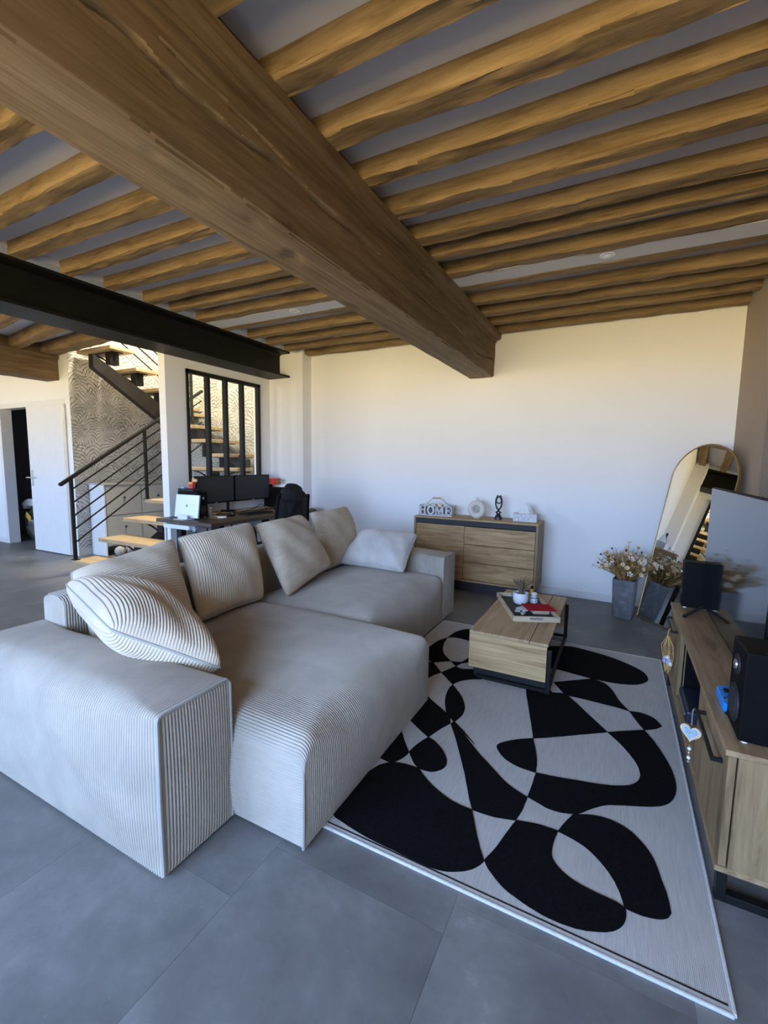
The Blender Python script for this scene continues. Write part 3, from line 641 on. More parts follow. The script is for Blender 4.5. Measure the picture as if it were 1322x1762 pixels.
# railing of the upper flight
def uz(y): return 2.95+(4.60-y)*0.64
for (y, zb) in ((4.42, 2.343), (3.5, 2.9)):
    P_().box(-5.80, -5.77, y-0.015, y+0.015, zb, uz(y)+0.2).build('post', 'black_metal', ST)
P_().box(-5.265, -5.235, 4.32, 4.35, 1.82, 2.85).build('post', 'black_metal', ST)
for k in range(5):
    P_().bar((-5.785, 4.60, uz(4.60)-0.10-0.145*k), (-5.785, 3.45, uz(3.45)-0.10-0.145*k), 0.013, 0.013).build('rail_bar', 'black_metal', ST)
for k in range(4):
    P_().bar((-5.25, 4.335, 2.66-0.145*k), (-5.785, 4.40, 3.02-0.145*k), 0.013, 0.013).build('rail_bar', 'black_metal', ST)
RUG_SHAPES = [
    [-873,1311,-841,1306,-808,1300,-775,1295,-743,1291,-711,1288,-680,1287,-649,1286,-619,1286,-587,1285,-555,1284,-525,1283,-499,1283,-479,1284,-463,1286,-449,1288,-434,1292,-419,1297,-405,1304,-391,1312,-378,1320,-367,1328,-357,1337,-348,1346,-341,1356,-335,1365,-330,1374,-326,1383,-322,1393,-331,1409,-341,1425,-350,1441,-358,1457,-366,1472,-374,1487,-381,1503,-389,1519,-397,1537,-406,1557,-415,1576,-424,1596,-442,1596,-459,1596,-476,1597,-494,1600,-513,1604,-533,1611,-552,1618,-571,1627,-590,1636,-610,1647,-628,1659,-645,1671,-661,1682,-675,1694,-688,1706,-702,1717,-721,1716,-740,1715,-759,1714,-776,1711,-791,1708,-804,1704,-815,1699,-826,1692,-836,1685,-845,1675,-853,1666,-860,1657,-865,1649,-868,1641,-871,1633,-874,1625,-912,1487,-924,1342],
    [-262,1625,-241,1631,-220,1637,-199,1642,-180,1646,-162,1647,-146,1648,-130,1648,-115,1648,-117,1632,-120,1616,-122,1600,-123,1584,-124,1569,-124,1554,-123,1539,-121,1526,-117,1515,-111,1505,-104,1497,-95,1488,-84,1480,-72,1473,-58,1466,-44,1461,-28,1457,-11,1454,6,1452,22,1450,36,1449,48,1449,60,1448,71,1447,79,1446,87,1443,93,1441,100,1439,101,1435,102,1432,104,1428,104,1423,104,1418,104,1412,103,1405,102,1398,100,1391,98,1384,94,1376,90,1368,84,1360,77,1352,69,1344,59,1337,49,1330,36,1324,23,1318,11,1313,-1,1308,-13,1305,-26,1301,-39,1299,-54,1297,-70,1295,-87,1295,-104,1295,-122,1296,-140,1299,-158,1302,-175,1306,-193,1311,-210,1316,-227,1321,-243,1328,-258,1337,-274,1348,-287,1359,-299,1368,-307,1376,-313,1383,-318,1390,-323,1397,-317,1416,-310,1435,-304,1454,-298,1474,-293,1496,-288,1519,-283,1541,-278,1561,-274,1579,-270,1595,-266,1610],
    [-116,1647,-111,1661,-107,1675,-102,1689,-97,1703,-91,1718,-85,1732,-79,1746,-73,1761,-55,1770,-37,1779,-20,1787,-3,1793,12,1797,27,1800,42,1800,57,1800,72,1797,87,1793,101,1788,115,1780,127,1772,138,1761,149,1749,159,1737,168,1724,176,1711,183,1696,190,1680,195,1662,200,1642,204,1621,207,1603,211,1586,215,1571,218,1557,220,1542,222,1528,223,1514,224,1500,225,1486,221,1479,218,1472,215,1466,209,1460,202,1455,194,1450,185,1446,176,1443,168,1441,160,1439,152,1437,143,1436,133,1436,122,1436,112,1436,101,1437,99,1441,98,1446,96,1451,95,1457,93,1464,91,1471,89,1479,86,1488,82,1498,77,1509,72,1521,65,1532,58,1544,50,1555,41,1566,31,1577,20,1588,9,1598,-3,1608,-15,1616,-27,1623,-39,1628,-51,1632,-63,1636,-76,1639,-89,1642,-103,1645],
    [-690,2109,-672,2079,-654,2049,-636,2018,-618,1985,-598,1947,-577,1906,-557,1868,-541,1837,-532,1818,-526,1808,-521,1798,-513,1782,-501,1756,-486,1723,-471,1691,-459,1663,-449,1642,-440,1626,-432,1611,-424,1596,-404,1597,-384,1597,-364,1599,-343,1601,-323,1606,-303,1612,-283,1618,-263,1624,-260,1639,-257,1653,-254,1669,-251,1685,-249,1704,-248,1725,-246,1747,-245,1768,-268,1777,-291,1786,-313,1796,-335,1808,-354,1822,-373,1838,-391,1855,-411,1873,-433,1892,-457,1913,-482,1934,-507,1958,-537,1989,-570,2024,-598,2055,-612,2071,-601,2063,-573,2038,-545,2013,-532,2002,-541,2012,-564,2034,-591,2061,-614,2083,-632,2099,-649,2113,-665,2127,-681,2141],
    [-749,1948,-737,1944,-726,1939,-714,1935,-702,1928,-690,1919,-677,1909,-664,1898,-652,1886,-641,1874,-630,1860,-621,1846,-613,1833,-608,1821,-604,1809,-602,1797,-602,1786,-603,1776,-607,1766,-611,1757,-617,1748,-623,1740,-631,1732,-639,1726,-649,1720,-661,1718,-674,1716,-687,1716,-701,1715,-709,1720,-716,1725,-724,1730,-732,1736,-741,1745,-750,1756,-759,1767,-767,1776,-773,1783,-777,1788,-781,1793,-786,1798,-785,1810,-783,1821,-782,1833,-780,1845,-778,1858,-774,1871,-771,1884,-767,1898,-763,1910,-758,1923,-754,1935],
    [-786,1798,-798,1813,-809,1826,-821,1841,-833,1856,-846,1873,-858,1891,-871,1910,-884,1928,-906,1806,-892,1698,-879,1696,-865,1694,-853,1692,-842,1691,-834,1692,-829,1693,-824,1695,-819,1697,-813,1705,-808,1714,-803,1722,-798,1732,-794,1743,-790,1755,-787,1767,-785,1777,-784,1784,-784,1789,-785,1794],
    [-908,2317,-888,2301,-868,2285,-848,2270,-828,2255,-806,2240,-784,2225,-764,2210,-747,2198,-735,2188,-726,2180,-719,2172,-712,2165,-692,2114,-699,2096,-706,2079,-714,2061,-721,2041,-728,2019,-735,1996,-742,1972,-749,1948,-764,1957,-779,1966,-794,1975,-811,1986,-829,1998,-849,2012,-869,2027,-889,2041,-906,2178],
    [-817,2512,-804,2498,-792,2484,-780,2470,-768,2455,-755,2441,-743,2426,-731,2410,-719,2393,-707,2372,-695,2350,-684,2327,-675,2306,-669,2286,-666,2268,-664,2251,-662,2234,-662,2218,-664,2203,-666,2188,-669,2175,-671,2164,-674,2154,-677,2145,-681,2136,-687,2141,-693,2147,-700,2153,-707,2160,-716,2168,-726,2178,-736,2188,-746,2198,-756,2220,-766,2242,-776,2264,-785,2285,-793,2307,-799,2328,-805,2350,-810,2371,-814,2393,-818,2416,-820,2437,-821,2456,-821,2472,-820,2486,-818,2499],
    [-1153,2962,-1149,2999,-1146,3037,-1142,3073,-1136,3106,-1128,3132,-1117,3155,-1106,3177,-1095,3199,-1092,3174,-1090,3150,-1088,3125,-1083,3098,-1077,3068,-1069,3035,-1059,3003,-1050,2974,-1039,2950,-1028,2928,-1016,2908,-1003,2889,-987,2870,-970,2853,-952,2835,-935,2818,-950,2807,-966,2796,-981,2785,-994,2774,-1005,2765,-1014,2756,-1022,2747,-1030,2738,-1070,2756,-1130,2839],
    [-1095,3199,-1092,3230,-1090,3262,-1087,3293,-1083,3322,-1076,3348,-1066,3372,-1056,3394,-1046,3413,-1037,3428,-1027,3441,-1016,3451,-1003,3458,-986,3463,-968,3464,-948,3465,-929,3466,-852,3193,-875,3202,-897,3211,-920,3220,-941,3227,-962,3231,-982,3235,-1000,3237,-1017,3237,-1032,3236,-1046,3233,-1058,3229,-1068,3224,-1077,3219,-1083,3212,-1089,3205],
    [-1067,2738,-1029,2739,-1014,2722,-1000,2705,-985,2688,-973,2673,-962,2661,-952,2649,-944,2639,-934,2628,-941,2616,-948,2604,-954,2592,-960,2579,-966,2565,-970,2550,-975,2535,-979,2520,-1042,2606],
    [-936,2817,-922,2820,-908,2823,-895,2826,-884,2831,-876,2835,-870,2840,-865,2847,-860,2858,-856,2874,-852,2894,-848,2915,-844,2936,-821,2862,-831,2853,-841,2845,-850,2836,-858,2825,-865,2811,-870,2794,-875,2777,-880,2760],
    [-934,2628,-928,2644,-921,2659,-915,2675,-908,2691,-901,2708,-894,2725,-887,2742,-880,2760,-869,2754,-858,2748,-847,2743,-832,2743,-812,2749,-790,2760,-767,2773,-744,2785,-681,2666,-694,2659,-706,2653,-719,2646,-731,2638,-744,2628,-756,2617,-767,2606,-777,2595,-785,2585,-791,2576,-796,2567,-801,2557,-806,2546,-809,2535,-813,2523,-817,2512,-830,2526,-844,2539,-858,2553,-872,2568,-887,2582,-903,2598,-919,2613],
    [-292,2188,-308,2177,-325,2166,-341,2155,-356,2143,-371,2130,-386,2117,-399,2103,-410,2091,-419,2080,-426,2071,-431,2062,-434,2054,-436,2045,-435,2037,-432,2029,-427,2019,-419,2007,-408,1994,-396,1980,-383,1969,-368,1960,-352,1952,-335,1946,-317,1941,-298,1938,-279,1938,-259,1937,-239,1937,-241,1955,-242,1972,-243,1990,-246,2009,-249,2029,-254,2051,-259,2073,-264,2095,-271,2118,-278,2142,-285,2165],
    [-403,2627,-390,2575,-376,2522,-363,2472,-352,2427,-342,2390,-334,2358,-326,2330,-319,2301,-312,2272,-305,2244,-298,2216,-292,2188,-268,2205,-245,2220,-222,2237,-197,2255,-171,2274,-143,2295,-115,2316,-87,2338,-58,2359,-28,2381,2,2403,32,2425,14,2450,-5,2474,-23,2499,-41,2525,-60,2550,-78,2576,-97,2602,-115,2628,-133,2652,-151,2675,-169,2699,-186,2722,-192,2725,-197,2728,-203,2730,-212,2730,-224,2726,-238,2721,-253,2714,-268,2708,-302,2775,-422,2730],
    [-276,2848,-252,2867,-229,2886,-205,2905,-180,2926,-153,2947,-125,2970,-96,2993,-68,3015,-49,3010,-30,3005,-12,2998,4,2989,16,2975,27,2959,36,2940,46,2917,56,2889,66,2857,75,2824,86,2794,97,2769,109,2746,121,2725,133,2702,118,2705,103,2708,87,2711,71,2713,54,2714,35,2715,16,2715,-4,2716,-27,2717,-50,2718,-74,2719,-98,2720,-120,2720,-142,2719,-164,2719,-186,2718,-192,2723,-197,2726,-204,2731,-213,2743,-226,2763,-242,2790,-260,2819],
    [133,2702,149,2706,164,2710,180,2713,194,2713,209,2709,223,2704,237,2696,249,2685,259,2672,267,2655,274,2638,282,2621,274,2610,267,2598,259,2588,249,2577,238,2567,225,2557,211,2548,198,2538,191,2553,184,2568,177,2583,170,2602,161,2624,152,2650,143,2676],
    [-68,3015,-46,3016,-24,3017,-2,3018,20,3019,41,3022,61,3024,82,3028,102,3033,123,3040,145,3049,166,3060,184,3072,200,3087,214,3105,226,3123,235,3140,242,3155,246,3170,247,3185,246,3202,243,3223,238,3246,230,3269,217,3292,198,3314,175,3337,148,3359,122,3379,96,3396,68,3412,39,3426,11,3439,-18,3450,-49,3459,-78,3467,-107,3474,-134,3481,-160,3487,-185,3491,-209,3493,-229,3492,-248,3488,-267,3482,-289,3472,-316,3457,-345,3438,-376,3417,-406,3397,-356,3040,-342,3043,-329,3046,-314,3048,-296,3049,-273,3047,-247,3044,-218,3040,-189,3035,-160,3031,-129,3026,-98,3021],
    [32,2425,48,2436,64,2447,80,2459,99,2472,122,2487,147,2504,172,2521,198,2538,209,2513,220,2488,231,2463,241,2438,249,2413,257,2389,264,2364,271,2340,277,2316,283,2293,288,2270,292,2247,295,2223,297,2199,299,2176,299,2155,298,2135,297,2116,294,2098,291,2081,286,2064,281,2047,274,2031,267,2017,259,2004,249,1993,239,1982,228,1973,216,1965,204,1957,191,1950,175,1942,157,1933,136,1924,115,1914,96,1906,81,1898,68,1892,55,1886,44,1879,33,1871,23,1863,14,1853,2,1841,-12,1826,-27,1808,-42,1789,-58,1771,-71,1765,-84,1759,-97,1754,-110,1750,-123,1747,-138,1746,-151,1746,-164,1746,-175,1748,-186,1752,-196,1756,-206,1759,-216,1762,-226,1765,-236,1768,-246,1771,-245,1787,-244,1803,-243,1820,-242,1839,-241,1861,-241,1886,-240,1912,-239,1937,-220,1940,-201,1943,-181,1946,-161,1950,-139,1955,-117,1960,-95,1966,-73,1972,-51,1977,-28,1982,-7,1988,13,1993,30,1999,46,2004,61,2010,75,2017,88,2024,102,2032,114,2040,125,2049,135,2060,144,2072,151,2084,157,2097,161,2111,164,2125,166,2140,166,2155,164,2172,162,2189,158,2208,152,2227,144,2248,133,2272,122,2294,111,2314,101,2331,92,2346,82,2359,73,2373,63,2386,53,2399,42,2412]]
# ================================================================== SOFA
def rib(u, pitch, h): return h*(np.abs(np.sin(np.pi*u/pitch))**0.6-0.7)
def puff(lo, hi, axis, r=(0.05, 0.03), bt=0.02, bs=0.012, be=0.015, drop=(0.0, 0.0), pitch=0.012, h=0.0090, cap=('v', 'v'), seed=0.0, off=(0,0,0), lowtaper=0.0, rend=None):
    """upholstered block: profile (A,Z) swept along axis with corduroy ribs across the sweep; caps ribbed 'v'ertically or 'h'orizontally.
    drop: rounding radius of the top edge at the low / high end of the sweep"""
    lo, hi = np.array(lo, float), np.array(hi, float)
    s0, s1 = (lo[0], hi[0]) if axis == 'X' else (lo[1], hi[1])
    a0, a1 = (lo[1], hi[1]) if axis == 'X' else (lo[0], hi[0])
    z0, z1 = lo[2], hi[2]; ac, ah = (a0+a1)/2, (a1-a0)/2; H = z1-z0
    # profile from bottom of low side, over the top, to bottom of the high side
    rl, rh = r if isinstance(r, tuple) else (r, r)
    def profile(rl, rh):
        pts = []
        def seg(p, q, n):
            for i in range(n): t = i/n; pts.append((p[0]+(q[0]-p[0])*t, p[1]+(q[1]-p[1])*t))
        def arc(cx, cz, rr, t0, t1, n):
            for i in range(n): t = t0+(t1-t0)*i/n; pts.append((cx+rr*math.cos(t), cz+rr*math.sin(t)))
        seg((a0, z0), (a0, z1-rl), 14); arc(a0+rl, z1-rl, rl, math.pi, math.pi/2, 8)
        seg((a0+rl, z1), (a1-rh, z1), 30); arc(a1-rh, z1-rh, rh, math.pi/2, 0, 8); seg((a1, z1-rh), (a1, z0), 14); pts.append((a1, z0))
        return np.array(pts)
    rend = rend or (rl, rh)
    pr = profile(rl, rh); pe = profile(*rend); tg = np.gradient(pr, axis=0); nn = np.stack([-tg[:, 1], tg[:, 0]], 1); nn /= np.linalg.norm(nn, axis=1)[:, None]+1e-9
    L = s1-s0; d0, d1 = drop; L0, L1 = d0*math.pi/2, d1*math.pi/2; La = L0+L1+L-d0-d1     # arc length along the sweep
    nr = round(La/pitch); pitch = La/nr; ns = nr*6; aa = np.linspace(0, La, ns+1)
    s = s0+d0+(aa-L0)
    if d0: s = np.where(aa < L0, s0+d0*(1-np.cos(np.clip(aa, 0, L0)/d0)), s)
    if d1: s = np.where(aa > La-L1, s1-d1*(1-np.cos(np.clip(La-aa, 0, L1)/d1)), s)
    S = (s-(s0+s1)/2)/(L/2)
    wm = np.clip(np.minimum(s-s0, s1-s)/0.30, 0, 1); wm = (wm*wm*(3-2*wm))[:, None]
    A = pr[:, 0][None, :]*wm+pe[:, 0][None, :]*(1-wm); Z = pr[:, 1][None, :]*wm+pe[:, 1][None, :]*(1-wm)
    u = (A-ac)/ah; w = np.clip((Z-z0)/H, 0, 1)
    env = (1-S**6)[:, None]
    topw = np.clip(nn[:, 1], 0, 1)[None, :]; sidew = np.abs(nn[:, 0])[None, :]
    infl = env*(bt*topw*np.clip(1-u**2, 0, 1)+bs*sidew*np.sin(np.pi*np.clip(w, 0, 1))**0.8)
    # low-frequency softness
    sn = np.sin(s[:, None]*5.3+seed+A*3.1)*0.004+np.sin(s[:, None]*11.0+seed*2+Z*7+A*4)*0.002
    infl = infl+sn*env*np.minimum(1, w*3)
    rb = (rib(aa, pitch, h)*np.clip(np.minimum(aa, La-aa)/0.010, 0, 1))[:, None]*np.ones_like(A)
    dr = np.zeros(ns+1)
    for d, dist in ((drop[0], s-s0), (drop[1], s1-s)):
        if d > 0: q = np.clip(1-dist/d, 0, 1); dr += d*(1-np.sqrt(np.clip(1-q**2, 0, 1)))
    An = A+nn[:, 0][None, :]*(infl+rb); Zn = Z+nn[:, 1][None, :]*(infl+rb)-dr[:, None]*np.clip((w-0.25)/0.75, 0, 1)
    An = ac+(An-ac)*(1-lowtaper*(1-w)**2)
    Sm = s[:, None].repeat(len(pr), 1)
    P = np.stack([Sm, An, Zn] if axis == 'X' else [An, Sm, Zn], 2)
    mb = MB(off=off); mb.grid(P, flip=(axis == 'X'))
    # end caps
    for e, (se, sg, dd, cp) in enumerate(((s0, -1, drop[0], cap[0]), (s1, 1, drop[1], cap[1]))):
        zt = z1-dd; rl, rh = rend
        npz = round(H/pitch)*6 if cp == 'h' else 40; npa = 44 if cp == 'h' else round((a1-a0)/pitch)*6
        zz = np.linspace(z0, zt, npz+1); uu = np.linspace(-1, 1, npa+1)
        wl = np.full_like(zz, a0); wh = np.full_like(zz, a1)
        tl = np.clip(zz-(zt-rl), 0, rl); wl = a0+rl-np.sqrt(np.clip(rl**2-tl**2, 0, None)); 
        th_ = np.clip(zz-(zt-rh), 0, rh); wh = a1-rh+np.sqrt(np.clip(rh**2-th_**2, 0, None))
        wn = (zz-z0)/H
        wl = ac+(wl-ac)*(1-lowtaper*(1-wn)**2); wh = ac+(wh-ac)*(1-lowtaper*(1-wn)**2)
        AA = (wl[:, None]+wh[:, None])/2+uu[None, :]*(wh-wl)[:, None]/2
        ZZ = zz[:, None].repeat(npa+1, 1)
        q = (ZZ-z0)/(zt-z0)*2-1
        bul = be*np.clip(1-uu[None, :]**2, 0, 1)**0.7*np.clip(1-q**2, 0, 1)**0.7
        edge = np.clip(np.minimum((1-np.abs(uu))[None, :]*(a1-a0)/2, (1-np.abs(q))*H/2)/0.012, 0, 1)
        rr = rib(uu[None, :]*(a1-a0)/2+0*ZZ if cp == 'v' else ZZ-z0, pitch if cp == 'h' else (a1-a0)/round((a1-a0)/pitch), h)*edge
        SS = se+sg*(bul+rr)
        Pc = np.stack([SS, AA, ZZ] if axis == 'X' else [AA, SS, ZZ], 2)
        mb.grid(Pc, flip=((sg > 0) != (axis == 'X')))
    return mb
SOF = (-1.85, 2.2, 0.0)
sofa = thing('corner_sofa', 'large light grey corduroy sofa with long chaise seat and block armrests', 'sofa', SOF)
G0 = 0.0125
def sofa_part(name, mat='corduroy', **kw):
    o = puff(off=SOF, **kw).build(name, mat, sofa, smooth=True, angle=180, fix=False); return o
sofa_part('armrest', lo=(-2.46, 0.835, G0), hi=(-1.215, 1.130, 0.560), axis='X', r=(0.075, 0.04), rend=(0.016, 0.016), bt=0.014, bs=0.024, be=0.012, cap=('v', 'v'), seed=1)
sofa_part('chaise_seat', lo=(-2.20, 1.140, G0), hi=(-0.885, 2.270, 0.400), axis='Y', r=(0.03, 0.12), rend=(0.03, 0.035), bt=0.035, bs=0.022, be=0.028, drop=(0.075, 0.07), cap=('h', 'h'), pitch=0.0108, h=0.0085, seed=2)
sofa_part('seat', lo=(-2.20, 2.285, G0), hi=(-1.265, 3.520, 0.405), axis='Y', r=(0.03, 0.13), rend=(0.03, 0.06), bt=0.045, bs=0.035, be=0.01, drop=(0.05, 0.05), cap=('h', 'h'), pitch=0.0108, h=0.0070, seed=4)
sofa_part('armrest', lo=(-2.46, 3.530, G0), hi=(-1.265, 3.815, 0.560), axis='X', r=(0.05, 0.05), rend=(0.018, 0.018), bt=0.012, bs=0.014, be=0.010, cap=('v', 'v'), seed=6)
sofa_part('backrest', lo=(-2.475, 1.135, G0), hi=(-2.295, 3.525, 0.690), axis='Y', r=(0.05, 0.05), bt=0.01, bs=0.006, be=0.012, cap=('v', 'v'), seed=8)
def pipe(pts, r=0.0055, name='piping'): MB(off=SOF).tube(pts, r, 6).build(name, 'piping_cloth', sofa, smooth=True)
pipe([(-1.213, 0.838, 0.02), (-1.209, 0.832, 0.25), (-1.213, 0.836, 0.545), (-1.213, 0.841, 0.556), (-1.213, 0.853, 0.560), (-1.213, 1.0, 0.561), (-1.213, 1.114, 0.560), (-1.213, 1.128, 0.545), (-1.213, 1.130, 0.3), (-1.213, 1.128, 0.02)], 0.007)
pipe([(-0.888, 1.138, 0.01), (-0.883, 1.134, 0.14), (-0.886, 1.138, 0.285), (-0.895, 1.145, 0.32), (-0.92, 1.165, 0.36)], 0.0055)
pipe([(-1.264, 3.533, 0.02), (-1.262, 3.531, 0.3), (-1.264, 3.533, 0.542), (-1.264, 3.548, 0.560), (-1.264, 3.797, 0.560), (-1.264, 3.813, 0.542), (-1.264, 3.813, 0.02)], 0.006)
for (x, y) in ((-2.35, 0.98), (-1.35, 0.98), (-1.45, 1.3), (-1.45, 2.1), (-1.4, 3.67), (-2.35, 3.67)):
    MB(off=SOF).cyl((x, y, 0.0), (x, y, 0.014), 0.03, n=12).build('foot', 'black_plastic', sofa)

def cushion(label, c, T, mat, ribs='v', pitch=0.0125, h=0.0085, pinch=0.05, seed=0.0, sag=0.0, flat=0.42):
    """c: corners bottom-left, bottom-right, top-right, top-left as seen; T thickness; ribs run along 'v' (up), 'u' (across) or None"""
    c = [np.array(p, float) for p in c]; ctr = sum(c)/4; base = np.array([ctr[0], ctr[1], min(p[2] for p in c)])
    du = np.linalg.norm(c[1]-c[0]); dv = np.linalg.norm(c[3]-c[0])
    nu = round(du/pitch)*6 if ribs == 'v' else 56; nv = round(dv/pitch)*6 if ribs == 'u' else 56
    u = np.linspace(-1, 1, nu+1); v = np.linspace(-1, 1, nv+1); U, V = np.meshgrid(u, v)
    Up = U*(1-pinch*(1-V**2)*np.abs(U)**1.5); Vp = V*(1-pinch*(1-U**2)*np.abs(V)**1.5)
    cr_ = 1-0.045*(np.abs(U)**7*np.abs(V)**7); Up = Up*cr_; Vp = Vp*cr_
    a, b = (Up+1)/2, (Vp+1)/2
    P = ((1-a)*(1-b))[..., None]*c[0]+(a*(1-b))[..., None]*c[1]+(a*b)[..., None]*c[2]+((1-a)*b)[..., None]*c[3]
    N = np.cross((c[1]+c[2]-c[0]-c[3]), (c[3]+c[2]-c[0]-c[1])); N /= np.linalg.norm(N)
    t = T/2*(np.clip(1-np.abs(U)**2.4, 0, 1)*np.clip(1-np.abs(V)**2.4, 0, 1))**0.44
    t = t+(np.sin(U*4+seed)*np.sin(V*3.2+seed*1.7)*0.010+np.sin(U*9+V*6+seed)*0.0035)*np.clip(t/(T*0.25), 0, 1)
    t = np.maximum(t, 0.0)
    if ribs: rb = rib((U+1)*du/2 if ribs == 'v' else (V+1)*dv/2, (du/round(du/pitch)) if ribs == 'v' else (dv/round(dv/pitch)), h)
    else: rb = np.sin(U*17+V*5+seed)*0.0012
    edge = np.clip(t/0.02, 0, 1)
    P[..., 2] -= sag*np.clip(V, 0, 1)*(1-U**2)
    root = thing('cushion', label, 'cushion', tuple(base), 0, 'loose cushions on the sofa')
    f = MB(off=base); f.grid(P+N*(t+rb*edge)[..., None])
    f.grid(P-N*(t*flat+rb*edge)[..., None], flip=True)
    f.build('cover', mat, root, smooth=True, angle=180, fix=False)
    rim = [P[0, i] for i in range(0, nu+1, 4)]+[P[i, -1] for i in range(0, nv+1, 4)]+[P[-1, i] for i in range(nu, -1, -4)]+[P[i, 0] for i in range(nv, -1, -4)]
    MB(off=base).tube([tuple(p) for p in rim], 0.005, 6).build('seam', 'piping_cloth', root, smooth=True)
    return root
cushion('ribbed beige cushion slumped over the near armrest, in front of the rest', [(-1.64, 0.960, 0.715), (-1.335, 1.215, 0.525), (-2.00, 1.50, 0.60), (-2.36, 1.17, 0.745)], 0.29, 'corduroy_beige', 'v', seed=0.4, pinch=0.03, flat=0.85)
cushion('ribbed beige back cushion nearest the camera, leaning on the sofa back', [(-2.13, 1.17, 0.46), (-2.07, 1.69, 0.43), (-2.38, 1.80, 0.875), (-2.40, 1.215, 0.785)], 0.25, 'corduroy_beige', 'u', seed=1.2)
cushion('upright square ribbed back cushion, second along the sofa back', [(-2.06, 1.705, 0.43), (-2.06, 2.235, 0.43), (-2.37, 2.44, 0.905), (-2.37, 1.815, 0.880)], 0.25, 'corduroy_beige', 'v', seed=2.1)
cushion('ribbed beige back cushion tilted onto one corner, third along the sofa', [(-1.93, 2.31, 0.43), (-2.00, 2.945, 0.52), (-2.34, 2.985, 0.905), (-2.37, 2.47, 0.880)], 0.23, 'corduroy_beige', 'u', seed=3.3)
cushion('beige back cushion in the far corner of the sofa near the white wall', [(-2.15, 3.05, 0.43), (-2.13, 3.60, 0.44), (-2.40, 3.80, 0.910), (-2.40, 3.18, 0.905)], 0.24, 'corduroy_beige', 'u', seed=4.4, h=0.007)
cushion('smooth pale cushion lying against the far armrest', [(-2.10, 3.215, 0.475), (-1.505, 3.26, 0.455), (-1.515, 3.56, 0.735), (-2.065, 3.52, 0.735)], 0.24, 'smooth_velvet', None, seed=5.5)

# ================================================================== RUG
RX0, RX1, RY0, RY1 = -1.25, 0.338, 1.262, 3.556
rug = thing('area_rug', 'grey flatweave rug with bold black abstract curves under the coffee table', 'rug', ((RX0+RX1)/2, RY0, 0))
RO = ((RX0+RX1)/2, RY0, 0)
n1, n2 = 40, 60
gx = np.linspace(RX0, RX1, n1); gy = np.linspace(RY0, RY1, n2)
top = [[(x, y, 0.0085) for x in gx] for y in gy]
rm = MB(off=RO); rm.box(RX0, RX1, RY0, RY1, 0.0, 0.0085)
rm.build('rug_weave', 'rug_flatweave', rug)
for (x0, x1, y0, y1) in ((RX0, RX1, RY0-0.006, RY0+0.004), (RX0, RX1, RY1-0.004, RY1+0.006), (RX1-0.004, RX1+0.006, RY0, RY1), (RX0-0.006, RX0+0.004, RY0, RY1)):
    MB(off=RO).box(x0, x1, y0, y1, 0.0, 0.0105).build('binding', 'rug_binding', rug, bevel=0.003)
MB(off=RO).box(RX0+0.01, RX1-0.01, RY0+0.016, RY0+0.021, 0.0085, 0.0095).build('selvedge_line', 'dark_grey_plastic', rug)
for s in RUG_SHAPES:
    poly = [(s[i]/1000, s[i+1]/1000) for i in range(0, len(s), 2)]
    MB(off=RO).prism(poly, 0.0080, 0.0118, 'xy').build('black_shape', 'rug_black_pile', rug)
# ================================================================== TV SIDE
TX0, TX1, TY0, TY1, TZ0, TZ1 = 0.340, 0.745, 1.586, 3.235, 0.120, 0.515
tvs = thing('tv_stand', 'long oak television stand on black metal runners along the right wall', 'tv stand', (0.54, 2.41, 0)); O_ = (0.54, 2.41, 0)
def T_(): return MB(off=O_)
th = 0.018
T_().box(TX0-0.004, TX1, TY0, TY1, TZ1-th, TZ1).build('top_panel', 'oak_y', tvs, bevel=0.0015)
T_().box(TX0-0.004, TX1, TY0, TY1, TZ0, TZ0+th).build('bottom_panel', 'oak_y', tvs, bevel=0.0015)
T_().box(TX0+0.028, TX1, TY0, TY0+th, TZ0+th, TZ1-th).build('side_panel', 'oak_z', tvs)
T_().box(TX0+0.028, TX1, TY1-th, TY1, TZ0+th, TZ1-th).build('side_panel', 'oak_z', tvs)
T_().box(TX0+0.03, TX1, 2.745, 2.745+th, TZ0+th, TZ1-th).build('divider', 'oak_z', tvs); T_().box(TX0+0.03, TX1, 2.095, 2.095+th, TZ0+th, TZ1-th).build('divider', 'oak_z', tvs)
T_().box(TX1-0.008, TX1, TY0+th, TY1-th, TZ0+th, TZ1-th).build('back_panel', 'black_plastic', tvs)
T_().box(TX0+0.034, TX1-0.008, 2.742, 2.7448, TZ0+th, TZ1-th).box(TX0+0.034, TX1-0.008, 2.1132, 2.116, TZ0+th, TZ1-th).box(TX0+0.034, TX1-0.008, 2.116, 2.742, TZ1-th-0.003, TZ1-th-0.0005).build('niche_lining', 'black_plastic', tvs)
T_().box(TX0+0.05, TX1-0.008, 2.116, 2.742, 0.345, 0.357).build('shelf', 'black_plastic', tvs)
def tv_door(y0, y1, hy0, hy1):
    d = T_().box(TX0+0.004, TX0+0.024, y0, y1, TZ0+th+0.002, TZ1-th-0.002).build('door', 'oak_z', tvs, bevel=0.001)
    h = T_(); hx = TX0-0.028
    h.box(hx, hx+0.010, hy0, hy1, 0.434, 0.446)
    for y in (hy0, hy1-0.012): h.box(hx+0.010, TX0+0.004, y, y+0.012, 0.434, 0.446)
    h.build('handle', 'black_metal', d, bevel=0.001)
tv_door(TY0+0.003, 2.108, 1.648, 1.964)
tv_door(2.748, TY1-0.003, 2.868, 3.155)
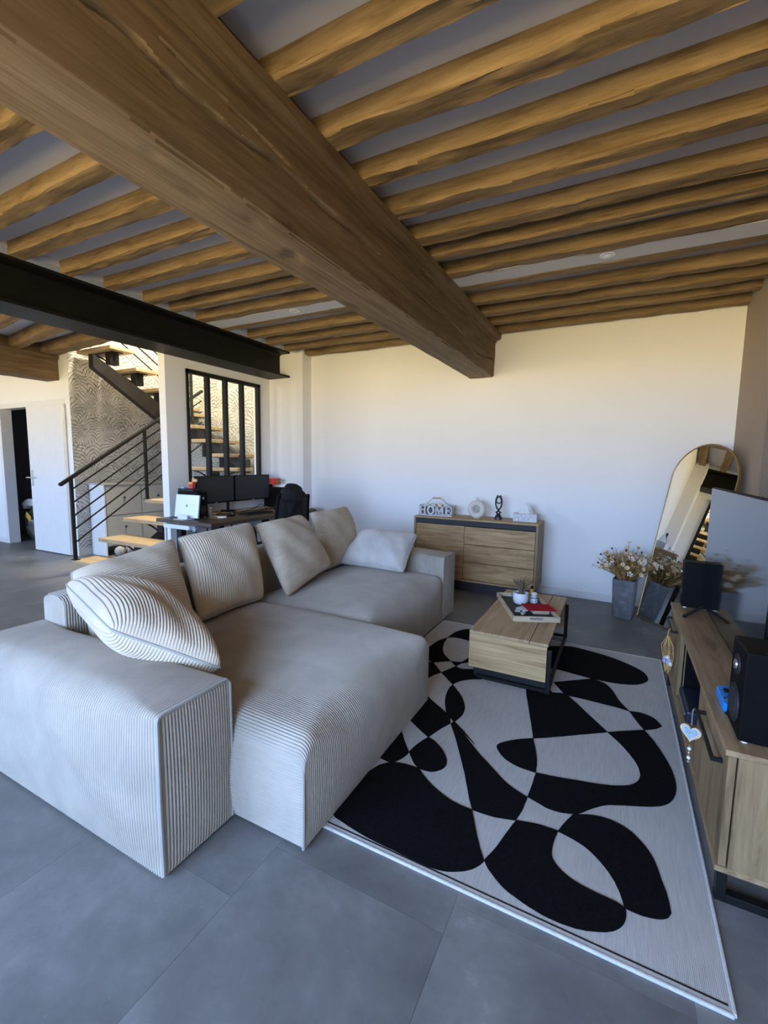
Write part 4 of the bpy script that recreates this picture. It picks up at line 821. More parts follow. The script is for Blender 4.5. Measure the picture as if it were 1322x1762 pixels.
for y in (TY0+0.03, TY1-0.06):
    lg = T_(); w = 0.028
    lg.box(TX0+0.01, TX0+0.01+w, y, y+w, 0.0, TZ0); lg.box(TX1-0.04, TX1-0.04+w, y, y+w, 0.0, TZ0); lg.box(TX0+0.01+w, TX1-0.04, y, y+w, 0.0, w)
    lg.build('leg_frame', 'black_metal', tvs, bevel=0.002)

tv = thing('television', 'large black flat screen television standing on the oak stand', 'television', (0.49, 2.54, 0.515)); O_ = (0.49, 2.54, 0.515)
VY0, VY1, VZ0, VZ1 = 1.90, 3.120, 0.558, 1.238
T_().box(0.477, 0.500, VY0, VY1, VZ0, VZ1).build('bezel', 'black_plastic', tv, bevel=0.003)
T_().box(0.4735, 0.4772, VY0+0.006, VY1-0.006, VZ0+0.014, VZ1-0.006).build('screen', 'tv_screen', tv)
T_().box(0.500, 0.540, VY0+0.2, VY1-0.2, VZ0+0.03, VZ1-0.25).build('rear_housing', 'black_plastic', tv, bevel=0.01)
for y in (VY0+0.02, VY1-0.07):
    f = T_(); f.bar((0.492, y, 0.575), (0.375, y-0.11, 0.521), 0.016, 0.008); f.bar((0.492, y, 0.575), (0.600, y-0.11, 0.521), 0.016, 0.008)
    f.build('foot', 'dark_grey_plastic', tv)
T_().obox((0.376, VY1-0.181, 0.5175), (0.02, 0.02, 0.005)).build('foot_pad', 'black_plastic', tv)

def speaker(label, x0, x1, y0, y1, z0, z1, name='bookshelf_speaker', axis='-x', group='black loudspeakers'):
    cx, cy = (x0+x1)/2, (y0+y1)/2; off = (cx, cy, z0)
    s = thing(name, label, 'speaker', off, 0, group)
    MB(off=off).box(x0, x1, y0, y1, z0+0.008, z1).build('cabinet', 'black_plastic', s, bevel=0.005)
    hgt = z1-z0
    if axis == '-x':
        q = lambda a, b, c: (x0-a, cy+b, z0+c); wd = y1-y0
    else:
        q = lambda a, b, c: (x1+a, cy+b, z0+c); wd = y1-y0
    def disc(r0, zc, t0, t1, mat, nm, par):
        m = MB(off=off); m.tube([q(t0, 0, zc), q(t1, 0, zc)], [r0, r0*0.96], 24); return m.build(nm, mat, par, smooth=True, angle=40)
    w = disc(wd*0.36, hgt*0.33, -0.002, 0.005, 'dark_grey_plastic', 'woofer_ring', s); disc(wd*0.29, hgt*0.33, 0.004, 0.0065, 'mesh_cloth', 'cone', w)
    t = disc(wd*0.20, hgt*0.76, -0.002, 0.005, 'dark_grey_plastic', 'tweeter_ring', s); disc(wd*0.09, hgt*0.76, 0.004, 0.009, 'silver_metal', 'dome', t)
    for fx in (x0+0.02, x1-0.02):
        for fy in (y0+0.02, y1-0.02):
            MB(off=off).cyl((fx, fy, z0), (fx, fy, z0+0.010), 0.009, n=10).build('foot', 'white_plastic', s)
    return s
speaker('black bookshelf speaker at the near end of the oak stand', 0.372, 0.60, 1.640, 1.805, 0.515, 0.803)
speaker('black bookshelf speaker at the far end of the stand, by the mirror', 0.380, 0.530, 3.132, 3.226, 0.515, 0.792)

# blue game controller lying behind the near speaker
gc = thing('game_controller', 'bright blue handheld game controller half hidden behind the near speaker', 'controller', (0.392, 1.912, 0.515), math.radians(0))
def capsule(w, L, n=10):
    r_ = w*0.95; out = []
    out += [(w*0.5, -L/2+0.004), (w*0.5, L/2-0.004)]
    out += [(-w*0.5+r_*0.9-r_*0.9*math.sin(a), L/2-r_*0.9+r_*0.9*math.cos(a)) for a in [math.pi/2*i/n for i in range(n+1)]]
    out += [(-w*0.5+r_*0.9-r_*0.9*math.cos(a), -L/2+r_*0.9-r_*0.9*math.sin(a)) for a in [math.pi/2*i/n for i in range(n+1)]]
    return out
MB().prism(capsule(0.046, 0.185), 0.0, 0.030, 'xy').build('shell', 'blue_plastic', gc, bevel=0.004)
MB().lathe([(0.008, 0.028), (0.006, 0.034), (0.0105, 0.036), (0.0095, 0.040), (0.0, 0.0405)], (0.002, 0.030, 0), 16).build('thumb_stick', 'black_plastic', gc, smooth=True)
for (x, y) in ((0.002, -0.012), (0.002, -0.036), (-0.010, -0.024), (0.013, -0.024)):
    MB().cyl((x, y, 0.027), (x, y, 0.031), 0.0045, n=12).build('button', 'black_plastic', gc)

# dark console box in the niche of the stand
cs = thing('game_console_box', 'dark navy console box lying in the open niche of the stand', 'console', (0.46, 2.59, TZ0+th)); O_ = (0.46, 2.59, TZ0+th)
T_().box(0.354, 0.56, 2.445, 2.732, TZ0+th+0.004, TZ0+th+0.065).build('case', 'navy_plastic', cs, bevel=0.012)
T_().box(0.351, 0.356, 2.48, 2.70, TZ0+th+0.03, TZ0+th+0.036).build('slot', 'grey_plastic', cs)
for y in (2.47, 2.69): T_().box(0.37, 0.54, y, y+0.02, TZ0+th, TZ0+th+0.006).build('foot', 'black_plastic', cs)

# heart ornament hanging on the near handle
ho = thing('heart_ornament', 'cream wooden heart with blue centre and bead string hanging on the near handle', 'ornament', (0.304, 1.945, 0.30), math.radians(62)); O_ = (0.308, 1.93, 0.30)
hp = []
for i in range(40):
    t = 2*math.pi*i/40; hp.append((1.93+0.0022*16*math.sin(t)**3, 0.362+0.0022*(13*math.cos(t)-5*math.cos(2*t)-2*math.cos(3*t)-math.cos(4*t))))
T_().prism(hp, 0.296, 0.303, 'yz').build('heart', 'pale_wood', ho, bevel=0.001)
hp2 = [(1.93+(y-1.93)*0.66, 0.366+(z-0.366)*0.66) for y, z in hp]
T_().prism(hp2, 0.2945, 0.297, 'yz').build('blue_inlay', 'resin_blue', ho)
T_().cyl((0.293, 1.93, 0.366), (0.2955, 1.93, 0.366), 0.005, n=12).build('stud', 'shell_tan', ho)
T_().tube([(0.302, 1.93, 0.392), (0.300, 1.93, 0.42), (0.300, 1.93, 0.445), (0.307, 1.93, 0.452), (0.318, 1.93, 0.449)], 0.0028, 6).build('hook', 'silver_metal', ho, smooth=True)
for k, z in enumerate((0.298, 0.282, 0.262, 0.246)):
    T_().sphere((0.300, 1.93, z), (0.007, 0.007, 0.007) if k % 2 == 0 else (0.0045, 0.0045, 0.0045), 10, 6).build('bead', 'white_plastic' if k % 2 == 0 else 'silver_metal', ho, smooth=True)
T_().tube([(0.300, 1.93, 0.315), (0.300, 1.93, 0.246)], 0.0012, 5).build('string', 'straw', ho)
# dried posy hanging from the far handle
dp = thing('hanging_dried_posy', 'small dried posy with lilac flowers hanging from the far handle', 'dried flowers', (0.302, 2.885, 0.25), math.radians(62)); O_ = (0.300, 2.88, 0.25)
T_().tube([(0.312, 2.875, 0.452), (0.300, 2.88, 0.44), (0.296, 2.88, 0.40)], 0.003, 6).build('twine', 'straw', dp)
for k in range(9):
    a = (k-4)/4; y = 2.87+0.028*a
    T_().tube([(0.297, 2.878+0.004*a, 0.41), (0.290+0.006*math.sin(k*2.1), 2.874+0.030*a, 0.36-0.004*k % 0.01), (0.291+0.006*math.cos(k*1.3), 2.868+0.026*a, 0.295), (0.294, 2.866+0.012*a, 0.22-0.006*k % 0.03)], 0.0022, 5).build('stem', 'straw', dp)
for k in range(7):
    T_().sphere((0.288+0.006*math.sin(k*2.5), 2.868+0.016*math.sin(k*1.9), 0.292-0.006*k), (0.010, 0.010, 0.012), 8, 6).build('flower', 'lilac_petal' if k % 3 else 'petal_white', dp, smooth=True)

# wood slat panel behind the television
sp_ = thing('slat_wall_panel', 'brown vertical wood slat panel fixed on the right wall behind the television', 'wall panel', (XR-0.01, 2.7, 0.0)); O_ = (XR-0.01, 2.7, 0.0)
T_().box(XR-0.008, XR-0.001, 1.50, 3.885, 0.0, 2.66).build('backing', 'slat_felt', sp_)
sl = MB().box(-0.011, 0.0, 0.0, 0.027, 0.0, 2.66).mesh('slat', 'slat_wood')
y = 1.50
while y < 3.875:
    o = bpy.data.objects.new('slat', sl); COL.objects.link(o); o.parent = sp_; o.location = (XR-0.008-O_[0], y-O_[1], 0); y += 0.040

# ================================================================== MIRROR, VASE, FLOWERS
mr_ = thing('arched_mirror', 'tall arched floor mirror with thin gold frame leaning in the corner', 'mirror', (0.417, 4.333, 0.0), math.radians(-49.3))
LEAN = math.atan2(0.318, 1.535); MWD, MHT = 0.60, 1.567
piv = bpy.data.objects.new('mirror_back', None)
def arch(w, h, inset=0.0, n=24):
    r_ = w/2-inset; out = [(-r_, inset), (r_, inset)]
    out += [(r_*math.cos(math.pi*i/n), h-w/2+r_*math.sin(math.pi*i/n)) for i in range(n+1)]
    return out
# local frame: x along the base, y towards the corner, z up, then leaned back about x
R_ = Matrix.Rotation(-LEAN, 3, 'X')
def lean(mb):
    mb.v = [tuple(R_ @ Vector(p)+Vector((0, 0.0, 0.006))) for p in mb.v]; return mb
lean(MB().prism(arch(MWD, MHT, 0.004), 0.006, 0.020, 'xz')).build('backing', 'black_plastic', mr_)
lean(MB().prism(arch(MWD, MHT, 0.006), 0.001, 0.0055, 'xz')).build('glass', 'mirror_glass', mr_)
ao, ai = arch(MWD, MHT, 0.0), arch(MWD, MHT, 0.007)
fm = MB(); n = len(ao)
fm.v = [(x, -0.003, z) for x, z in ao]+[(x, -0.003, z) for x, z in ai]+[(x, 0.020, z) for x, z in ao]+[(x, 0.020, z) for x, z in ai]
for i in range(n):
    j = (i+1) % n
    fm.f += [(i, j, n+j, n+i), (2*n+j, 2*n+i, 3*n+i, 3*n+j), (i, 2*n+i, 2*n+j, j), (n+j, 3*n+j, 3*n+i, n+i)]
lean(fm).build('frame', 'gold_metal', mr_)

va = thing('concrete_vase', 'tall grey concrete vase standing on the floor before the mirror', 'vase', (0.112, 4.50, 0), math.radians(-9))
def rsq(hw, r_, n=5):
    out = []
    for cx, cy, a0 in ((hw-r_, hw-r_, 0), (-hw+r_, hw-r_, 90), (-hw+r_, -hw+r_, 180), (hw-r_, -hw+r_, 270)):
        out += [(cx+r_*math.cos(math.radians(a0+90*i/n)), cy+r_*math.sin(math.radians(a0+90*i/n))) for i in range(n+1)]
    return out
lv = [(0.0, 0.072), (0.012, 0.078), (0.12, 0.084), (0.25, 0.089), (0.345, 0.092), (0.348, 0.084), (0.30, 0.078), (0.05, 0.07)]
vm = MB(); vm.grid([[(x, y, z) for x, y in rsq(hw, 0.02)] for z, hw in lv], wrap=True); k = len(rsq(0.1, 0.02))
vm.f.append(tuple(range(k-1, -1, -1))); vm.f.append(tuple((len(lv)-1)*k+i for i in range(k)))
vm.build('vase_body', 'concrete', va, smooth=True, angle=50)

bq = thing('dried_flower_bouquet', 'bouquet of dried cream flowers and brown stems in the concrete vase', 'dried flowers', (0.112, 4.50, 0.06))
rnd = random.Random(11)
def flower_mesh(nm, mat, npet, rp, cup):
    m = MB()
    for k in range(npet):
        a = 2*math.pi*k/npet; ca, sa = math.cos(a), math.sin(a)
        w = rp*0.55
        m.add([(0.15*rp*ca, 0.15*rp*sa, 0), (0.6*rp*ca-w*sa*0.6, 0.6*rp*sa+w*ca*0.6, cup*0.6), (rp*ca, rp*sa, cup), (0.6*rp*ca+w*sa*0.6, 0.6*rp*sa-w*ca*0.6, cup*0.6),
               (0.6*rp*ca, 0.6*rp*sa, cup*0.35)], [(0, 1, 4), (1, 2, 4), (2, 3, 4), (3, 0, 4)])
    return m.mesh(nm, mat)
heads = [flower_mesh('flower', 'petal_white', 5, 0.027, 0.012), flower_mesh('flower', 'petal_cream', 8, 0.022, 0.008), flower_mesh('flower', 'petal_cream', 6, 0.020, 0.018),
         MB().sphere((0, 0, 0.004), (0.011, 0.011, 0.008), 8, 6).mesh('flower', 'petal_ochre', True), MB().sphere((0, 0, 0.004), 0.009, 8, 6).mesh('flower', 'seed_dark', True),
         MB().lathe([(0.003, -0.01), (0.012, 0.0), (0.013, 0.010), (0.006, 0.014), (0, 0.012)], n=9).mesh('flower', 'straw', True),
         MB().tube([(0, 0, -0.03), (0.002, 0, 0), (0.0, 0.001, 0.03)], [0.003, 0.0065, 0.003], 7).mesh('flower', 'petal_cream', True)]
ctr = Vector((0.112, 4.50, 0.06))
for k in range(170):
    a = rnd.uniform(0, 2*math.pi); rr = rnd.random()**0.6; sprd = 0.275*rr
    if math.sin(a) > 0: sprd *= 0.85
    if math.cos(a) > 0.2: sprd *= 1.05
    r0 = 0.055*rnd.random()
    hgt = 0.345+0.085+0.20*rnd.random()*(1.1-0.55*rr)+(0.03 if rr < 0.5 else 0)
    p0 = (r0*math.cos(a), r0*math.sin(a), 0.27); p3 = (sprd*math.cos(a), sprd*math.sin(a)*0.95, hgt-0.06+0.0)
    dn = p3[0]*0.758+p3[1]*0.652
    if dn > 0.135: p3 = (p3[0]-(dn-0.135)*0.758, p3[1]-(dn-0.135)*0.652, p3[2])
    pm_ = (p0[0]*1.2+(p3[0]-p0[0])*0.35, p0[1]*1.2+(p3[1]-p0[1])*0.35, p0[2]+(p3[2]-p0[2])*0.55)
    pts = []
    for i in range(6):
        t = i/5; pts.append(tuple((1-t)**2*p0[j]+2*t*(1-t)*pm_[j]+t*t*p3[j]+(rnd.uniform(-1, 1)*0.004 if 0 < i < 5 else 0) for j in range(3)))
    st = MB().tube(pts, [0.0032, 0.0032, 0.003, 0.0026, 0.0022, 0.0015], 5).build('stem', 'stem_brown' if rnd.random() < 0.6 else 'straw', bq)
    if k % 10 < 8:
        h_ = bpy.data.objects.new('flower', heads[[0, 1, 1, 2, 3, 5, 6, 0, 2, 4][rnd.randrange(10)]]); COL.objects.link(h_); h_.parent = st; h_.location = p3
        d = Vector(p3)-Vector(pts[-2]); h_.rotation_euler = d.to_track_quat('Z', 'Y').to_euler()
    for q in range(2 if rnd.random() < 0.75 else 0):
        t = rnd.uniform(0.45, 0.95); i = min(4, int(t*5)); b0 = Vector(pts[i]); dd = Vector((rnd.uniform(-1, 1), rnd.uniform(-1, 1), rnd.uniform(0.2, 1.2))).normalized()*rnd.uniform(0.03, 0.07)
        tw = MB().tube([b0, b0+dd*0.6+Vector((0, 0, 0.004)), b0+dd], [0.0014, 0.0028, 0.0008], 5).build('twig', 'straw' if rnd.random() < 0.6 else 'petal_cream', st)

# ================================================================== SIDEBOARD
SX0, SX1, SY0, SY1, SZ0, SZ1 = -1.965, -0.655, 4.50, 4.885, 0.115, 0.775
sdb = thing('sideboard', 'oak sideboard with charcoal stripe and three wide drawers against the far wall', 'sideboard', ((SX0+SX1)/2, 4.70, 0)); O_ = ((SX0+SX1)/2, 4.70, 0)
T_().box(SX0, SX1, SY0, SY1, SZ1-0.016, SZ1).build('top_panel', 'oak_x', sdb, bevel=0.0015)
for x in (SX0, SX1-0.022): T_().box(x, x+0.022, SY0, SY1, SZ0, SZ1-0.016).build('side_panel', 'oak_z', sdb, bevel=0.0015)
T_().box(SX0+0.022, SX1-0.022, SY0, SY1, SZ0, SZ0+0.018).build('bottom_panel', 'oak_x', sdb)
T_().box(SX0+0.022, SX1-0.022, SY1-0.01, SY1, SZ0+0.018, SZ1-0.016).build('back_panel', 'black_plastic', sdb)
T_().box(SX0+0.024, SX1-0.024, SY0+0.008, SY0+0.030, 0.705, SZ1-0.018).build('stripe', 'charcoal_front', sdb)
xm = -1.395
T_().box(SX0+0.026, xm-0.002, SY0+0.004, SY0+0.024, SZ0+0.02, 0.700).build('door', 'oak_x', sdb, bevel=0.001)
dh = (0.700-SZ0-0.02)/3
for k in range(3):
    T_().box(xm+0.002, SX1-0.026, SY0+0.004, SY0+0.024, SZ0+0.02+dh*k+0.003, SZ0+0.02+dh*(k+1)-0.003).build('drawer', 'oak_x', sdb, bevel=0.001)
T_().box(SX0+0.05, SX1-0.05, SY0+0.05, SY1-0.02, 0.0, SZ0).build('plinth', 'charcoal_front', sdb)

# HOME caddy with candles
hc = thing('home_caddy', 'small grey wooden HOME letter caddy with candles and wire handle on the sideboard', 'candle holder', (-1.76, 4.64, SZ1), math.radians(6))
gw = 'grey_wash_wood'
MB().box(-0.185, 0.185, -0.055, 0.055, 0.0, 0.012).build('base_board', gw, hc)
def letter(polys, x, nm='letter'):
    m = MB()
    for p in polys: m.prism([(x+a, b) for a, b in p], -0.060, -0.044, 'xz')
    m.build(nm, gw, hc)
R4 = lambda a, b, c, d: [(a, c), (b, c), (b, d), (a, d)]
Z0, HH = 0.012, 0.105
letter([R4(0.012, 0.032, Z0, Z0+HH), R4(0.058, 0.078, Z0, Z0+HH), R4(0.030, 0.060, Z0+HH*0.43, Z0+HH*0.57), R4(0.0, 0.044, Z0, Z0+0.013), R4(0.046, 0.090, Z0, Z0+0.013), R4(0.0, 0.044, Z0+HH-0.013, Z0+HH), R4(0.046, 0.090, Z0+HH-0.013, Z0+HH)], -0.185)
# O as a ring
om = MB(); n = 24; rx, rz_ = 0.044, HH/2; ix, iz = 0.020, HH/2-0.020; cx, cz = -0.050, Z0+HH/2
for yy in (-0.060, -0.044):
    om.v += [(cx+rx*math.cos(2*math.pi*i/n), yy, cz+rz_*math.sin(2*math.pi*i/n)) for i in range(n)]+[(cx+ix*math.cos(2*math.pi*i/n), yy, cz+iz*math.sin(2*math.pi*i/n)) for i in range(n)]
for i in range(n):
    j = (i+1) % n; om.f += [(i, j, n+j, n+i), (2*n+j, 2*n+i, 3*n+i, 3*n+j), (j, i, 2*n+i, 2*n+j), (n+i, n+j, 3*n+j, 3*n+i)]
om.build('letter', gw, hc)
letter([R4(0.008, 0.024, Z0, Z0+HH), R4(0.078, 0.098, Z0, Z0+HH), [(0.008, Z0+HH), (0.028, Z0+HH), (0.058, Z0+0.03), (0.058, Z0), (0.046, Z0)], [(0.078, Z0+HH), (0.098, Z0+HH), (0.060, Z0), (0.046, Z0), (0.046, Z0+0.03)], R4(0.0, 0.034, Z0, Z0+0.012), R4(0.068, 0.106, Z0, Z0+0.012), R4(0.0, 0.030, Z0+HH-0.012, Z0+HH), R4(0.076, 0.106, Z0+HH-0.012, Z0+HH)], -0.006)
letter([R4(0.010, 0.032, Z0, Z0+HH), R4(0.0, 0.078, Z0, Z0+0.016), R4(0.0, 0.078, Z0+HH-0.016, Z0+HH), R4(0.030, 0.060, Z0+HH*0.43, Z0+HH*0.58), R4(0.064, 0.078, Z0, Z0+0.036), R4(0.064, 0.078, Z0+HH-0.036, Z0+HH), R4(0.050, 0.060, Z0+HH*0.34, Z0+HH*0.67)], 0.104)
MB().box(-0.185, -0.172, -0.044, 0.055, 0.012, 0.115).build('end_board', gw, hc); MB().box(0.172, 0.185, -0.044, 0.055, 0.012, 0.105).build('end_board', gw, hc)
MB().box(-0.172, 0.172, 0.045, 0.055, 0.012, 0.115).build('back_board', gw, hc)
MB().box(-0.170, 0.170, -0.0435, -0.0405, 0.012, 0.100).build('gap_shade_panel', 'ebony', hc)  # added dark sheet, paints the shadow seen through the gaps of the letters
MB().tube([(-0.11, 0.0, 0.11), (-0.10, 0.0, 0.135), (-0.05, 0.0, 0.185), (-0.042, 0.0, 0.193), (0.042, 0.0, 0.193), (0.06, 0.0, 0.185), (0.13, 0.0, 0.130), (0.14, 0.0, 0.10)], 0.002, 6).build('wire_handle', 'black_metal', hc, smooth=True)
MB().cyl((-0.045, 0, 0.193), (0.045, 0, 0.193), 0.008, n=12).build('handle_grip', 'tread_wood', hc, smooth=True)
for k, x in enumerate((-0.11, -0.035, 0.04, 0.11)):
    cnd = thing('candle', ['white candle at the left end of the HOME caddy', 'amber candle second in the HOME caddy', 'amber candle third in the HOME caddy', 'white candle at the right end of the HOME caddy'][k], 'candle', (0, 0, 0), 0, 'candles in the caddy')
    w = Matrix.Rotation(math.radians(6), 3, 'Z') @ Vector((x, 0.0, 0.012)); cnd.location = Vector((-1.76, 4.64, SZ1))+w
    MB().cyl((0, 0, 0), (0, 0, 0.118), 0.030, n=20).build('wax', 'candle_wax' if k in (1, 2) else 'paper_white', cnd, smooth=True)
    MB().cyl((0, 0, 0.118), (0, 0, 0.130), 0.0015, n=6).build('wick', 'seed_dark', cnd)

# donut vase
dv = thing('donut_vase', 'cream ceramic ring shaped vase with a small neck on the sideboard', 'vase', (-1.318, 4.68, SZ1))
dm_ = MB(); n1, n2 = 40, 18; Rm, rt = 0.066, 0.032
rows = []
for i in range(n1):
    a = 2*math.pi*i/n1
    rows.append([((Rm+rt*math.cos(2*math.pi*j/n2))*math.cos(a), rt*1.05*math.sin(2*math.pi*j/n2), max(0.002, 0.094+(Rm+rt*math.cos(2*math.pi*j/n2))*math.sin(a))) for j in range(n2)])
rows.append(rows[0]); dm_.grid(rows, wrap=True)
dm_.build('ring_body', 'ceramic_cream', dv, smooth=True, angle=180)
MB().lathe([(0.020, 0.180), (0.015, 0.192), (0.014, 0.212), (0.017, 0.216), (0.012, 0.216), (0.011, 0.195)], n=20).build('neck', 'ceramic_cream', dv, smooth=True)
MB().lathe([(0.036, 0.0), (0.037, 0.004), (0.030, 0.008)], n=24, sy=0.75).build('base', 'ceramic_cream', dv)

# entwined figurine
fg = thing('figurine', 'slim black carved figurine of two entwined figures on the sideboard', 'figurine', (-1.09, 4.685, SZ1))
MB().lathe([(0.040, 0.0), (0.040, 0.012), (0.034, 0.030), (0.022, 0.050), (0.012, 0.065)], n=20, sy=0.7).build('base', 'ebony', fg, smooth=True)
for s in (-1, 1):
    MB().tube([(0.004*s, 0, 0.055), (0.022*s, 0, 0.075), (-0.004*s, 0, 0.092), (0.018*s, 0, 0.120), (0.031*s, 0, 0.155), (0.030*s, 0, 0.190), (0.026*s, 0, 0.215), (0.014*s, 0, 0.232)], [0.011, 0.012, 0.010, 0.0085, 0.008, 0.009, 0.010, 0.010], 8).build('figure', 'ebony', fg, smooth=True)
    MB().tube([(0.028*s, 0, 0.195), (0.016*s, 0.002, 0.172), (0.0, 0.002, 0.166), (-0.006*s, 0.002, 0.176)], 0.006, 7).build('arm', 'ebony', fg, smooth=True)
    MB().sphere((0.014*s, 0, 0.238), (0.0135, 0.013, 0.016), 12, 8).build('head', 'ebony', fg, smooth=True)

# tissue box
tb = thing('tissue_box', 'grey marbled tissue box with a white tissue pulled up on the sideboard', 'tissue box', (-0.815, 4.685, SZ1), math.radians(4))
MB().box(-0.115, 0.115, -0.060, 0.060, 0.0, 0.082).build('box', 'marble_print', tb, bevel=0.002)
tm = MB(); rows = []
for i in range(9):
    t = i/8; row = []
    for j in range(24):
        a = 2*math.pi*j/24; rr = (0.060*(1-t)**0.6+0.012)*(1+0.18*math.sin(5*a+t*2)*(1-t*0.5)+0.1*math.sin(9*a)*t)
        row.append((rr*math.cos(a)*0.95+0.012*t, rr*math.sin(a)*0.5, 0.080+0.110*t-0.018*t*abs(math.sin(1.5*a+0.6))))
    rows.append(row)
tm.grid(rows, wrap=True).build('tissue', 'paper_white', tb, smooth=True, angle=60)
MB().lathe([(0.055, 0.0825), (0.05, 0.0832), (0.0, 0.0832)], n=24, sy=0.45).build('opening', 'grey_plastic', tb)

# ================================================================== COFFEE TABLE
ct = thing('coffee_table', 'boxy pale oak coffee table on a low black frame on the rug', 'coffee table', (-0.53, 3.18, 0.0085)); O_ = (-0.53, 3.18, 0.0085)
CX0, CX1, CY0, CY1, CZ0, CZ1 = -0.765, -0.298, 2.655, 3.705, 0.085, 0.318
T_().box(CX0, CX1-0.006, CY0, CY0+0.022, CZ0, CZ1-0.019).build('front_panel', 'sonoma_x', ct, bevel=0.001)
T_().box(CX0, CX1-0.006, CY1-0.022, CY1, CZ0, CZ1-0.019).build('rear_panel', 'sonoma_x', ct, bevel=0.001)
T_().box(CX0, CX0+0.018, CY0+0.022, CY1-0.022, CZ0, CZ1-0.019).build('side_panel', 'sonoma_y', ct)
T_().box(CX1-0.16, CX1-0.142, CY0+0.022, CY1-0.022, CZ0, CZ1-0.019).build('side_panel', 'sonoma_y', ct)
T_().box(CX0+0.018, CX1-0.16, CY0+0.022, CY1-0.022, CZ0, CZ0+0.016).build('bottom_panel', 'sonoma_y', ct)
xs_ = CX1-0.105
T_().box(CX0, xs_-0.002, CY0, CY1, CZ1-0.018, CZ1).build('lift_top', 'sonoma_y', ct, bevel=0.001)
T_().box(xs_+0.002, CX1, CY0, CY1, CZ1-0.018, CZ1).build('fixed_top', 'sonoma_y', ct, bevel=0.001)
fr_ = T_(); lw = 0.025; zb = 0.0085
T_().box(CX1-0.006, CX1+0.019, CY0+0.012, CY0+0.012+lw, zb, CZ1-0.045).build('leg', 'black_metal', ct, bevel=0.002)
T_().box(CX1-0.006, CX1+0.019, CY1-0.045, CY1-0.045+lw, zb, CZ1-0.045).build('leg', 'black_metal', ct, bevel=0.002)
T_().box(CX0+0.02, CX0+0.045, CY0+0.06, CY0+0.085, zb, CZ0).build('leg', 'black_metal', ct, bevel=0.002)
T_().box(CX0+0.02, CX0+0.045, CY1-0.085, CY1-0.06, zb, CZ0).build('leg', 'black_metal', ct, bevel=0.002)
T_().box(CX0+0.02, CX1-0.006, CY0+0.050, CY0+0.056, 0.012, CZ0-0.002).build('front_apron', 'dark_grey_plastic', ct)
T_().box(CX0+0.045, CX1+0.019, CY0+0.020, CY0+0.036, zb, 0.030).build('runner', 'black_metal', ct); T_().box(CX0+0.045, CX1+0.019, CY1-0.04, CY1-0.024, zb, 0.030).build('runner', 'black_metal', ct)
T_().box(CX1-0.004, CX1+0.015, CY0+0.037, CY1-0.045, zb, 0.028).build('runner', 'black_metal', ct)

# tray and the things on it
TC = (-0.534, 3.262); TR = math.radians(24.5); TZ = CZ1
def on_tray(x, y, z=0.0):
    w = Matrix.Rotation(TR, 3, 'Z') @ Vector((x, y, 0)); return (TC[0]+w.x, TC[1]+w.y, TZ+z)
ty = thing('serving_tray', 'pale wooden serving tray with cut out grips on the coffee table', 'tray', (TC[0], TC[1], TZ), TR)
tw, tl, thh = 0.143, 0.268, 0.036
MB().box(-tw, tw, -tl, tl, 0.0, 0.007).build('tray_base', 'charcoal_front', ty)
MB().box(-tw-0.010, -tw, -tl-0.010, tl+0.010, 0.0, thh).build('side_wall', 'tray_wood', ty, bevel=0.001); MB().box(tw, tw+0.010, -tl-0.010, tl+0.010, 0.0, thh).build('side_wall', 'tray_wood', ty, bevel=0.001)
for s in (-1, 1):
    e = MB(); y0, y1 = (-tl-0.010, -tl) if s < 0 else (tl, tl+0.010)
    e.box(-tw, -0.042, y0, y1, 0.0, thh); e.box(0.042, tw, y0, y1, 0.0, thh); e.box(-0.042, 0.042, y0, y1, 0.0, 0.015); e.box(-0.042, 0.042, y0, y1, 0.029, thh)
    eo = e.build('end_wall', 'tray_wood', ty)
    MB().box(-0.043, 0.043, y0-0.001, y1+0.001, 0.014, 0.017).box(-0.043, 0.043, y0-0.001, y1+0.001, 0.027, 0.030).box(-0.044, -0.041, y0-0.001, y1+0.001, 0.014, 0.030).box(0.041, 0.044, y0-0.001, y1+0.001, 0.014, 0.030).build('grip_rim', 'silver_metal', eo)
    MB().box(-0.041, 0.041, (y0+y1)/2-0.001, (y0+y1)/2+0.001, 0.017, 0.027).build('grip_plate', 'silver_metal', eo)

pp = thing('potted_plant', 'brown grassy plant in a round white pot on the tray', 'potted plant', on_tray(-0.015, 0.090, 0.007))
MB().lathe([(0.030, 0.0), (0.046, 0.008), (0.056, 0.030), (0.057, 0.060), (0.053, 0.086), (0.049, 0.086), (0.050, 0.06), (0.04, 0.05)], n=32).build('pot', 'ceramic_white', pp, smooth=True, angle=60)
MB().lathe([(0.050, 0.070), (0.03, 0.076), (0.0, 0.078)], n=24).build('soil', 'soil', pp)
for k in range(46):
    a = k*2.399; lean_ = 0.010+0.085*((k*0.618) % 1.0); hh = 0.105+0.045*((k*0.37) % 1.0)
    MB().tube([(0.010*math.cos(a), 0.010*math.sin(a), 0.072), ((0.012+lean_*0.35)*math.cos(a), (0.012+lean_*0.35)*math.sin(a), 0.072+hh*0.55), ((0.012+lean_)*math.cos(a), (0.012+lean_)*math.sin(a), 0.072+hh*(1-lean_*2.2))], [0.0032, 0.0028, 0.0006], 5).build('leaf', 'plant_brown', pp)
tl_ = thing('tealight_jar', 'small blue grey glass jar with pale beads on the tray', 'jar', on_tray(0.090, 0.125, 0.007))
MB().lathe([(0.026, 0.0), (0.029, 0.004), (0.029, 0.040), (0.024, 0.050), (0.017, 0.056), (0.017, 0.064), (0.0, 0.064)], n=20).build('jar_body', 'frosted_glass', tl_, smooth=True)
MB().tube([(0.029*math.cos(i*0.4), 0.029*math.sin(i*0.4), 0.041) for i in range(17)], 0.003, 6).build('cord', 'navy_plastic', tl_)
